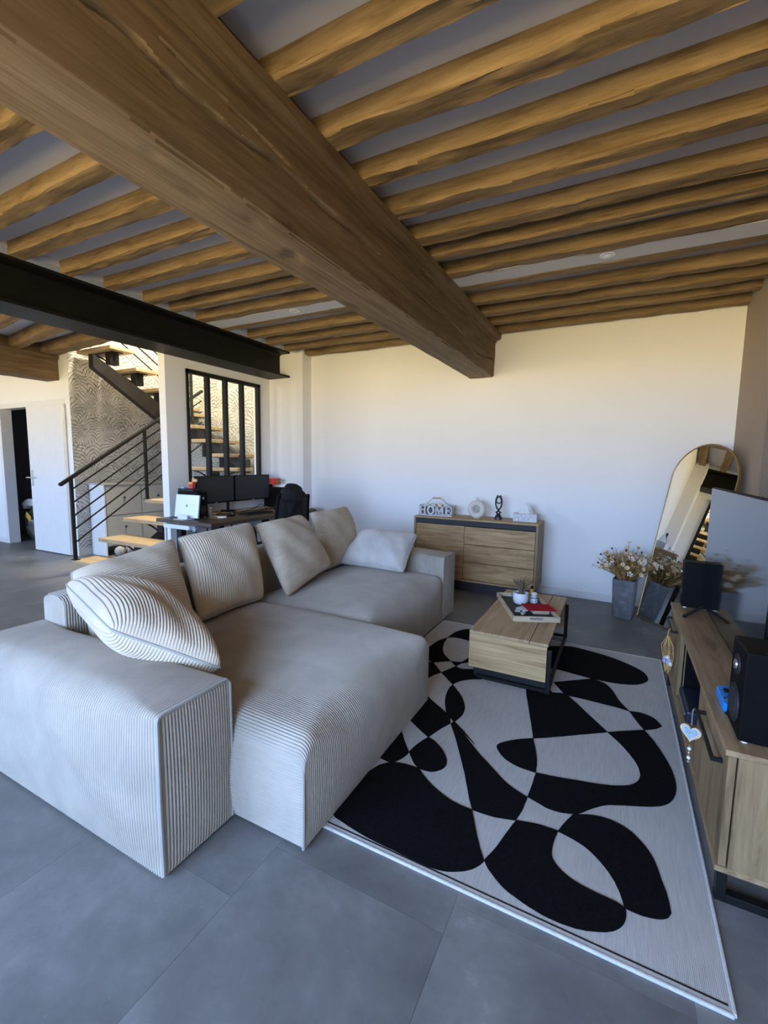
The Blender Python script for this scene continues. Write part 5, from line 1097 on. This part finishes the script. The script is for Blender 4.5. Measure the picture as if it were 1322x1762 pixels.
for k in range(5): MB().sphere((0.014*math.cos(k*1.257), 0.014*math.sin(k*1.257), 0.070), 0.009, 10, 6).build('bead', 'petal_white', tl_, smooth=True)
ob = thing('amber_bottle', 'slim amber bottle standing behind the glass jar on the tray', 'bottle', on_tray(0.095, 0.205, 0.007))
MB().lathe([(0.014, 0.0), (0.015, 0.003), (0.015, 0.065), (0.008, 0.078), (0.008, 0.098), (0.0, 0.099)], n=16).build('bottle_body', 'orange_tape', ob, smooth=True)
MB().lathe([(0.0095, 0.085), (0.0095, 0.105), (0.0, 0.106)], n=14).build('cap', 'black_plastic', ob, smooth=True)
rb_ = thing('red_envelope', 'red card envelope propped across the right of the tray', 'envelope', on_tray(0.062, -0.098, 0.0))
Mred = Matrix.Rotation(math.radians(30), 3, 'Z') @ Matrix.Rotation(math.radians(2), 3, 'Y')
MB().obox((0.0, 0.0, 0.043), (0.200, 0.150, 0.003), Mred).build('card', 'red_card', rb_)
MB().obox((-0.088, -0.055, 0.036), (0.085, 0.085, 0.0015), Mred @ Matrix.Rotation(math.radians(40), 3, 'Z')).build('paper_slip', 'paper_white', rb_)
MB().obox((0.0, 0.01, 0.024), (0.11, 0.10, 0.032), Mred).build('box_under', 'tray_wood', rb_)
for k, (x, y, s, mt, lb) in enumerate(((-0.085, -0.125, 0.022, 'stone_grey', 'rough grey stone largest of the pebbles on the tray'), (-0.100, -0.170, 0.014, 'soil', 'small dark pebble at the left front of the tray'), (-0.065, -0.165, 0.015, 'shell_tan', 'small tan shell beside the grey stone on the tray'), (-0.045, -0.130, 0.013, 'frosted_glass', 'pale blue glass pebble beside the red card on the tray'))):
    st_ = MB(); st_.sphere((0, 0, s*0.7), (s, s*0.8, s*0.7), 10, 7)
    st_.v = [tuple(Vector(p)*(1+0.22*noise.noise(Vector(p)*60+Vector((k*7, 0, 0)))) if p[2] > 0.002 else p) for p in st_.v]
    tag(st_.build('pebble', mt, smooth=True, loc=on_tray(x, y, 0.007)), lb, 'pebble', 'pebbles on the tray')
# ================================================================== DESK CORNER
DZT = 0.75
dk = thing('desk', 'dark wooden desk with black metal legs below the partition window', 'desk', (-3.75, 3.8, 0)); O_ = (-3.75, 3.8, 0)
T_().box(-4.165, -3.37, 2.96, 4.62, DZT-0.035, DZT).build('desk_top', 'desk_wood', dk, bevel=0.002)
for y in (3.13, 4.40):
    l = T_(); l.box(-4.10, -3.45, y, y+0.06, DZT-0.075, DZT-0.035); l.box(-4.08, -4.01, y, y+0.06, 0.02, DZT-0.075); l.box(-3.56, -3.49, y, y+0.06, 0.02, DZT-0.075); l.box(-4.12, -3.40, y, y+0.06, 0.0, 0.03)
    l.build('leg_frame', 'black_metal', dk)
T_().box(-3.82, -3.76, 3.19, 4.40, DZT-0.075, DZT-0.04).build('crossbar', 'black_metal', dk)
T_().cyl((-3.64, 2.985, DZT-0.075), (-3.64, 3.02, DZT-0.075), 0.026, n=18).build('round_knob', 'grey_plastic', dk, smooth=True)
# white router shelf and cables under the desk
uh = thing('cable_tray', 'white cable tray hung under the near end of the desk', 'cable tray', (-3.90, 3.05, 0.60)); O_ = (-3.90, 3.05, 0.60)
T_().box(-4.10, -3.72, 2.99, 3.11, 0.655, 0.70).build('tray_body', 'white_plastic', uh, bevel=0.008)
T_().box(-4.09, -4.07, 2.995, 3.015, 0.0, 0.655).build('stem', 'white_plastic', uh)
rc = random.Random(3)
for k in range(4):
    x = -4.05+0.19*k; cb_ = MB(); y = 3.06+0.05*rc.random()
    cb_.tube([(x, y+0.1, 0.66), (x+0.03*rc.uniform(-1, 1), y+0.12, 0.56), (x+0.10*rc.uniform(-1, 1), y+0.16, 0.46+0.05*rc.random()), (x+0.12, y+0.25, 0.50), (x+0.22, y+0.35, 0.62), (x+0.24, y+0.40, 0.712)], 0.006, 6)
    tag(cb_.build('cable', 'black_plastic', smooth=True), ['black cable drooping under the desk, closest to the partition wall', 'black cable under the desk, second from the partition wall', 'black cable under the desk, third from the partition wall', 'black cable under the desk, nearest the room side edge'][k], 'cable', 'cables hanging under the desk')
tag(MB().box(-0.16, 0.16, -0.09, 0.09, 0.0, 0.02).obox((0.0, 0.0, 0.22), (0.20, 0.16, 0.40)).build('computer_tower', 'black_plastic', loc=(-3.93, 3.36, 0.0), bevel=0.008), 'black computer tower on the floor under the desk', 'computer')

def monitor(label, y0, y1, dell=True):
    xm_ = -3.95; off = (xm_, (y0+y1)/2, 0.87)
    mo = thing('monitor', label, 'monitor', off, 0, 'pair of monitors on the desk')
    MB(off=off).box(xm_-0.035, xm_, y0, y1, 0.872, 1.176).build('housing', 'black_plastic', mo, bevel=0.003)
    MB(off=off).box(xm_, xm_+0.002, y0+0.008, y1-0.008, 0.888, 1.168).build('screen', 'screen_black', mo)
    MB(off=off).box(xm_+0.0005, xm_+0.003, (y0+y1)/2-0.015, (y0+y1)/2+0.015, 0.876, 0.883).build('badge', 'silver_metal', mo)
    MB(off=off).bar((xm_-0.035, (y0+y1)/2, 1.0), (xm_-0.10, 3.82, 1.0), 0.03, 0.03).build('arm', 'black_metal', mo)
monitor('left of two dark monitors on the desk', 3.285, 3.812)
monitor('right of two dark monitors on the desk, nearer the corner', 3.828, 4.410)
sm = thing('monitor_post', 'black clamp post carrying the two monitors', 'monitor stand', (-4.06, 3.82, DZT)); O_ = (-4.06, 3.82, DZT)
T_().cyl((-4.06, 3.82, DZT), (-4.06, 3.82, 1.09), 0.018, n=14).build('post', 'black_metal', sm, smooth=True); T_().box(-4.12, -4.0, 3.76, 3.88, DZT, DZT+0.02).build('clamp', 'black_metal', sm)

# laptop standing upright on a holder, lid towards the room
lp = thing('laptop', 'silver laptop standing upright with its logo lid towards the sofa', 'laptop', (-3.862, 3.075, DZT+0.010), math.radians(2))
Lm = Matrix.Rotation(math.radians(-8), 3, 'X')
def L_(mb): mb.v = [tuple(Lm @ Vector(p)) for p in mb.v]; return mb
L_(MB().box(-0.165, 0.165, 0.0, 0.006, 0.006, 0.238)).build('lid', 'laptop_silver', lp, bevel=0.003)
L_(MB().box(-0.165, 0.165, 0.008, 0.018, 0.006, 0.238)).build('base', 'grey_plastic', lp, bevel=0.003)
lgm = MB(); n = 28
for yy in (-0.0005, 0.0): lgm.v += [(0.014*math.cos(2*math.pi*i/n), yy, 0.125+0.014*math.sin(2*math.pi*i/n)) for i in range(n)]+[(0.0118*math.cos(2*math.pi*i/n), yy, 0.125+0.0118*math.sin(2*math.pi*i/n)) for i in range(n)]
for i in range(n):
    j = (i+1) % n; lgm.f += [(i, j, n+j, n+i), (2*n+j, 2*n+i, 3*n+i, 3*n+j), (i, 2*n+i, 2*n+j, j)]
sk = 0.32
def slant(x0, x1, z0, z1): lgm.prism([(x0+sk*(z0-0.125), z0), (x1+sk*(z0-0.125), z0), (x1+sk*(z1-0.125), z1), (x0+sk*(z1-0.125), z1)], -0.0006, 0.0, 'xz')
slant(-0.0085, -0.0063, 0.1185, 0.1385); slant(-0.0063, -0.0025, 0.1275, 0.1295); slant(-0.0040, -0.0020, 0.1185, 0.1290)      # h
slant(0.0015, 0.0037, 0.1115, 0.1295); slant(0.0037, 0.0075, 0.1275, 0.1295); slant(0.0060, 0.0080, 0.1185, 0.1290); slant(0.0037, 0.0070, 0.1185, 0.1203)   # p
L_(lgm).build('logo', 'charcoal_front', lp)
lh = thing('laptop_holder', 'white plastic holder gripping the laptop on the desk', 'laptop stand', (-3.865, 3.06, DZT)); O_ = (-3.865, 3.06, DZT)
T_().box(-3.935, -3.795, 3.035, 3.052, DZT, DZT+0.045).box(-3.935, -3.795, 3.030, 3.13, DZT, DZT+0.008).box(-3.955, -3.80, 2.995, 3.035, DZT, DZT+0.006).box(-3.935, -3.795, 3.118, 3.13, DZT, DZT+0.045).build('holder_body', 'white_plastic', lh, bevel=0.002)

speaker('tall black desk speaker behind the laptop', -4.10, -3.80, 3.175, 3.30, DZT, 1.02, 'desk_speaker', '+x', 'desk speakers')
speaker('black desk speaker in the corner beyond the monitors', -4.10, -3.86, 4.47, 4.60, DZT, 1.01, 'desk_speaker', '+x', 'desk speakers')
am = thing('grey_box', 'flat grey box lying on top of the left desk speaker', 'box', (-3.98, 3.19, 1.02)); O_ = (-3.98, 3.19, 1.02)
T_().box(-4.09, -3.86, 3.17, 3.29, 1.021, 1.050).build('case', 'dark_grey_plastic', am, bevel=0.004); T_().box(-4.05, -4.01, 3.18, 3.22, 1.050, 1.062).build('blue_block', 'resin_blue', am)
fgz = thing('toy_figure', 'small orange and red brick toy animal on the left speaker', 'toy', (-3.935, 3.235, 1.051)); O_ = (-3.935, 3.235, 1.051)
T_().box(-3.985, -3.925, 3.215, 3.255, 1.051, 1.118).build('body', 'orange_plastic', fgz, bevel=0.003)
T_().box(-3.965, -3.905, 3.205, 3.225, 1.053, 1.095).build('vest', 'red_plastic', fgz, bevel=0.002); T_().box(-3.930, -3.905, 3.215, 3.25, 1.095, 1.115).build('vest', 'red_plastic', fgz, bevel=0.002)
T_().box(-3.935, -3.900, 3.218, 3.252, 1.118, 1.150).build('head', 'orange_plastic', fgz, bevel=0.004)
T_().sphere((-3.885, 3.23, 1.136), 0.018, 12, 8).build('muzzle', 'cream_plastic', fgz, smooth=True); T_().box(-3.935, -3.92, 3.228, 3.242, 1.150, 1.162).build('ear', 'cream_plastic', fgz)
# small things on the desk top
ks = thing('keyboard', 'dark flat keyboard on the desk before the monitors', 'keyboard', (-3.62, 3.80, DZT)); O_ = (-3.62, 3.80, DZT)
T_().box(-3.70, -3.55, 3.62, 4.02, DZT, DZT+0.014).build('body', 'dark_grey_plastic', ks, bevel=0.003)
for r_i in range(4):
    T_().box(-3.69+0.036*r_i, -3.662+0.036*r_i, 3.635, 4.005, DZT+0.014, DZT+0.019).build('key_row', 'black_plastic', ks)
ms = thing('computer_mouse', 'black mouse on a mat beside the keyboard', 'mouse', (-3.68, 3.50, DZT)); MB().sphere((0, 0, 0.006), (0.034, 0.055, 0.026), 14, 8).build('shell', 'black_plastic', ms, smooth=True); MB().box(-0.002, 0.03, -0.003, 0.003, 0.022, 0.033).build('wheel', 'grey_plastic', ms)
wp = thing('phone_charger', 'white round charging puck on the desk beside the mouse', 'charger', (-3.66, 3.36, DZT)); MB().lathe([(0.045, 0.0), (0.047, 0.004), (0.045, 0.010), (0.0, 0.011)], n=24).build('disc', 'white_plastic', wp, smooth=True); MB().tube([(-0.04, 0.0, 0.005), (-0.10, 0.03, 0.004), (-0.18, 0.02, 0.004)], 0.0025, 6).build('cord', 'white_plastic', wp)
cup = thing('steel_cup', 'brushed steel cup under the left monitor', 'cup', (-3.86, 3.36, DZT)); MB().lathe([(0.032, 0.0), (0.034, 0.003), (0.036, 0.095), (0.033, 0.095), (0.031, 0.01), (0.0, 0.008)], n=24).build('cup_body', 'silver_metal', cup, smooth=True); MB().lathe([(0.0365, 0.092), (0.0375, 0.095), (0.0365, 0.098)], n=24).build('rim', 'chrome', cup)
hd = thing('headphones', 'black headphones lying on the desk near the chair', 'headphones', (-3.60, 4.22, DZT))
MB().tube([(0.0, 0.075*math.cos(math.pi*i/12), 0.045+0.075*math.sin(math.pi*i/12)) for i in range(13)], 0.009, 8).build('band', 'black_plastic', hd, smooth=True)
for s in (-1, 1):
    MB().tube([(0, 0.085*s, 0.042), (0, 0.060*s, 0.042)], [0.040, 0.042], 18).build('ear_cup', 'dark_grey_plastic', hd, smooth=True)
    MB().tube([(0, 0.060*s, 0.042), (0, 0.048*s, 0.042)], [0.036, 0.030], 18).build('ear_pad', 'grey_plastic', hd, smooth=True)
# far end of the desk: papers, boxes on the right speaker
nb_ = thing('paper_stack', 'white papers on a tan folder at the far end of the desk', 'papers', (-3.47, 4.50, DZT))
MB().box(-0.09, 0.085, -0.10, 0.10, 0.0, 0.012).build('folder', 'kraft_brown', nb_); MB().obox((-0.01, 0.0, 0.017), (0.13, 0.17, 0.010), Matrix.Rotation(0.15, 3, 'Z')).build('sheets', 'paper_white', nb_)
rbx = thing('red_box', 'small red and brown box standing on the right desk speaker', 'box', (-4.0, 4.52, 1.01)); MB().box(-0.10, -0.02, -0.03, 0.03, 0.0, 0.035).build('stand', 'black_plastic', rbx); MB().box(-0.10, 0.10, -0.035, -0.005, 0.035, 0.115).build('red_case', 'red_plastic', rbx, bevel=0.002)
MB().box(-0.06, 0.09, 0.0, 0.06, 0.035, 0.115).build('brown_case', 'kraft_brown', rbx, bevel=0.002); MB().box(0.1, 0.102, -0.025, -0.015, 0.05, 0.10).build('print_mark', 'orange_tape', rbx)
wbx = thing('white_box', 'white carton beside the red box in the desk corner', 'box', (-3.99, 4.655, DZT)); MB().box(-0.09, 0.13, -0.045, 0.045, 0.0, 0.30).build('carton', 'paper_white', wbx, bevel=0.002); MB().box(0.02, 0.022, -0.045, 0.045, 0.296, 0.301).build('lid_slit', 'grey_plastic', wbx)
cc = MB(); cc.tube([(-3.88, 3.84, DZT+0.004), (-3.78, 3.92, DZT+0.03), (-3.74, 4.02, DZT+0.09), (-3.76, 4.12, DZT+0.06), (-3.82, 4.2, DZT+0.004)], 0.004, 6)
tag(cc.build('cable', 'black_plastic', smooth=True), 'thin black cable arching over the desk behind the keyboard', 'cable')
cc = MB(); cc.tube([(-3.90, 3.50, DZT+0.004), (-3.82, 3.56, DZT+0.05), (-3.80, 3.62, DZT+0.045), (-3.82, 3.70, DZT+0.004)], 0.004, 6)
tag(cc.build('cable', 'black_plastic', smooth=True), 'short black cable looping under the left monitor', 'cable')

# office chair seen from behind with a jacket over it
ch = thing('office_chair', 'black mesh office chair seen from behind at the desk', 'chair', (-3.20, 3.62, 0.0), math.radians(172))
# local: +x is the back direction's front (towards the desk)
MB().lathe([(0.028, 0.10), (0.028, 0.28), (0.018, 0.28), (0.018, 0.42)], n=16).build('gas_lift', 'black_metal', ch, smooth=True)
for k in range(5):
    a = 2*math.pi*k/5+0.3
    lg = MB().bar((0.02*math.cos(a), 0.02*math.sin(a), 0.11), (0.30*math.cos(a), 0.30*math.sin(a), 0.075), 0.045, 0.03).build('base_arm', 'black_plastic', ch)
    MB().tube([(0.30*math.cos(a)-0.012*math.sin(a), 0.30*math.sin(a)+0.012*math.cos(a), 0.03), (0.30*math.cos(a)+0.012*math.sin(a), 0.30*math.sin(a)-0.012*math.cos(a), 0.03)], 0.03, 14).build('castor', 'black_plastic', lg)
sq = MB(); sq.grid([[(0.25*u, 0.25*v, 0.47+0.02*(1-u*u)*(1-v*v)) for v in np.linspace(-1, 1, 10)] for u in np.linspace(-1, 1, 10)]); sq.box(-0.25, 0.25, -0.25, 0.25, 0.42, 0.47)
sq.build('seat', 'mesh_cloth', ch, smooth=True, angle=40)
def bk(u, v):   # backrest surface; u across -1..1, v 0..1 up
    w = 0.235-0.03*v; return (-0.27-0.10*v-0.02*math.cos(v*3)-0.03*u*u*-1.0, w*u, 0.52+0.48*v)
MB().grid([[bk(u, v) for u in np.linspace(-1, 1, 13)] for v in np.linspace(0, 1, 13)]).build('back_mesh', 'mesh_cloth', ch, smooth=True)
for s in (-1, 1): MB().tube([bk(s, v) for v in np.linspace(-0.02, 1.01, 12)], 0.014, 8).build('back_frame', 'black_plastic', ch, smooth=True)
MB().tube([bk(u, 1.0) for u in np.linspace(-1, 1, 9)], 0.014, 8).build('back_frame', 'black_plastic', ch, smooth=True); MB().tube([bk(u, 0.0) for u in np.linspace(-1, 1, 9)], 0.014, 8).build('back_frame', 'black_plastic', ch, smooth=True)
MB().tube([(-0.02, 0, 0.41), (-0.22, 0, 0.42), (-0.31, 0, 0.50), (-0.34, 0, 0.72)], 0.02, 8).build('spine', 'black_plastic', ch, smooth=True)
for s in (-1, 1): MB().tube([(-0.10, 0.26*s, 0.44), (-0.10, 0.30*s, 0.55), (-0.08, 0.30*s, 0.665)], 0.014, 8).box(-0.20, 0.08, 0.30*s-0.035, 0.30*s+0.035, 0.665, 0.69).build('arm_rest', 'black_plastic', ch)
jk = thing('jacket', 'black jacket draped over the top of the office chair', 'jacket', (-2.86, 3.54, 0.92))
jm = MB(); rows = []
for i in range(22):
    ph = math.pi*i/21-math.pi/2; row = []
    for j in range(32):
        a = 2*math.pi*j/32; p = Vector((0.085*math.cos(ph)*math.cos(a), 0.150*math.cos(ph)*math.sin(a), 0.108*math.sin(ph)))
        q = p*(1+0.20*noise.noise(p*14+Vector((3, 1, 7)))+0.10*math.sin(p.z*75+p.y*20)*math.cos(ph))
        row.append((q.x-0.02*math.sin(ph), q.y, q.z+0.10))
    rows.append(row)
jm.grid(rows, wrap=True).build('hood_and_collar', 'jacket_cloth', jk, smooth=True, angle=180)
sv = MB(); rows = []
for i in range(20):
    t = i/19; row = []
    for j in range(26):
        a = 2*math.pi*j/26; w = 0.13-0.03*t; d_ = 0.035+0.012*math.sin(t*9+j)
        row.append((0.012+d_*math.cos(a)-0.03*t+0.0, 0.03+w*math.sin(a)*(1+0.06*math.sin(3*a+t*6)), 0.10-0.30*t+0.01*math.sin(4*a)))
    rows.append(row)
sv.grid(rows, wrap=True).build('sleeves', 'jacket_cloth', jk, smooth=True, angle=180)

# ================================================================== STAIR CORNER, DOORWAY
HX = XS+0.35
cd_ = thing('chest_of_drawers', 'grey painted chest of drawers under the stairs against the wallpaper', 'chest of drawers', (XS+0.2, 4.15, 0)); O_ = (XS+0.2, 4.15, 0)
T_().box(XS+0.015, HX-0.02, 3.66, 4.72, 0.13, 0.985).build('carcass', 'chest_paint', cd_)
T_().box(XS+0.015, HX-0.005, 3.645, 3.662, 0.0, 0.985).build('side_panel', 'white_paint', cd_); T_().box(XS+0.015, HX-0.005, 4.718, 4.735, 0.0, 0.985).build('side_panel', 'white_paint', cd_)
T_().box(XS+0.005, HX+0.012, 3.63, 4.75, 0.985, 1.01).build('top_panel', 'chest_paint', cd_, bevel=0.004)
for r_i in range(2):
    for c_i in range(2):
        y0, y1 = 3.675+0.525*c_i, 3.675+0.525*c_i+0.505; z0 = 0.15+0.415*r_i
        d = T_().box(HX-0.02, HX, y0, y1, z0, z0+0.395).build('drawer', 'chest_paint', cd_, bevel=0.003)
        T_().sphere((HX+0.012, (y0+y1)/2, z0+0.24), 0.016, 10, 8).build('knob', 'ebony', d, smooth=True)
for k, (y, lb) in enumerate(((3.80, 'grey woven ball at the left on the floor under the chest'), (3.955, 'grey woven ball at the right on the floor under the chest'))):
    bl = thing('woven_ball', lb, 'ball', (HX+0.08, y-0.02, 0.0), 0, 'woven balls under the chest')
    MB().sphere((0, 0, 0.065), 0.062, 16, 12).build('core', 'stone_grey', bl, smooth=True)
    for q in range(3):
        a = q*math.pi/3
        MB().tube([(0.063*math.cos(t)*math.cos(a), 0.063*math.cos(t)*math.sin(a), 0.065+0.063*math.sin(t)) for t in [2*math.pi*i/20 for i in range(21)]], 0.003, 5).build('band', 'petal_white', bl)
# dark cabinet at the picture's left edge
kb = thing('dark_cabinet', 'low dark cabinet by the wall left of the door', 'cabinet', (-9.05, 3.36, 0)); O_ = (-9.05, 3.36, 0)
T_().box(-9.30, -8.80, 3.26, 3.455, 0.02, 0.58).build('body', 'black_plastic', kb, bevel=0.004); T_().box(-9.31, -8.79, 3.255, 3.455, 0.58, 0.60).build('top', 'charcoal_front', kb); T_().box(-9.28, -8.82, 3.248, 3.262, 0.04, 0.56).build('door', 'charcoal_front', kb, bevel=0.002)
for x in (-9.27, -8.83):
    for y in (3.28, 3.43): T_().box(x-0.015, x+0.015, y-0.015, y+0.015, 0.0, 0.02).build('foot', 'black_plastic', kb)
# store room: rack and a full plastic bag
rk = thing('storage_rack', 'dark metal storage rack inside the store room', 'rack', (-9.0, 5.2, 0)); O_ = (-9.0, 5.2, 0)
for x in (-9.6, -8.9, -8.2):
    for y in (5.0, 5.45): T_().box(x, x+0.03, y, y+0.03, 0, 1.5).build('upright', 'dark_grey_plastic', rk)
for z in (0.1, 0.55, 0.95, 1.45): T_().box(-9.6, -8.17, 5.0, 5.48, z, z+0.025).build('shelf', 'dark_grey_plastic', rk)
pb = thing('plastic_bag', 'bulging clear plastic bag of packaging waste inside the doorway', 'bag', (-8.52, 3.98, 0.0))
pm2 = MB(); rows = []
for i in range(20):
    t = i/19; row = []
    for j in range(28):
        a = 2*math.pi*j/28; rr = 0.27*math.sin(math.pi*(0.16+0.72*t))**0.8*(1-0.28*t)
        n_ = noise.noise(Vector((math.cos(a)*2.2, math.sin(a)*2.2, t*4)))*0.06+noise.noise(Vector((math.cos(a)*6, math.sin(a)*6, t*10)))*0.025
        row.append(((rr+n_*(0.3+t*0.7))*math.cos(a), (rr+n_*(0.3+t*0.7))*math.sin(a), 0.60*t))
    rows.append(row)
pm2.f.append(tuple(range(27, -1, -1))); b0 = len(pm2.v)
pm2.grid(rows, wrap=True).build('bag_body', 'bag_plastic', pb, smooth=True, angle=50)
MB().obox((0.12, -0.26, 0.40), (0.16, 0.006, 0.09), Matrix.Rotation(0.5, 3, 'Y')).build('label', 'orange_tape', pb)
MB().obox((0.05, -0.12, 0.62), (0.17, 0.12, 0.11), Matrix.Rotation(0.4, 3, 'Z')).build('carton', 'paper_white', pb); MB().obox((-0.09, -0.16, 0.58), (0.13, 0.10, 0.10), Matrix.Rotation(-0.5, 3, 'Y')).build('carton', 'paper_white', pb)

# ceiling spotlights in the boxed strip
for (x, lb) in ((-0.153, 'recessed round spotlight in the white strip right of the main beam'), (-2.694, 'recessed round spotlight in the white strip left of the main beam')):
    sl_ = thing('spotlight', lb, 'spotlight', (x, 3.37, 2.700), 0, 'recessed spotlights')
    MB().lathe([(0.028, -0.001), (0.046, -0.004), (0.049, 0.0), (0.028, 0.0)], n=28).build('ring', 'white_plastic', sl_, smooth=True)
    MB().lathe([(0.0, -0.0035), (0.018, -0.0035), (0.024, -0.002), (0.028, 0.0)], n=24).build('lens', 'silver_metal', sl_, smooth=True)
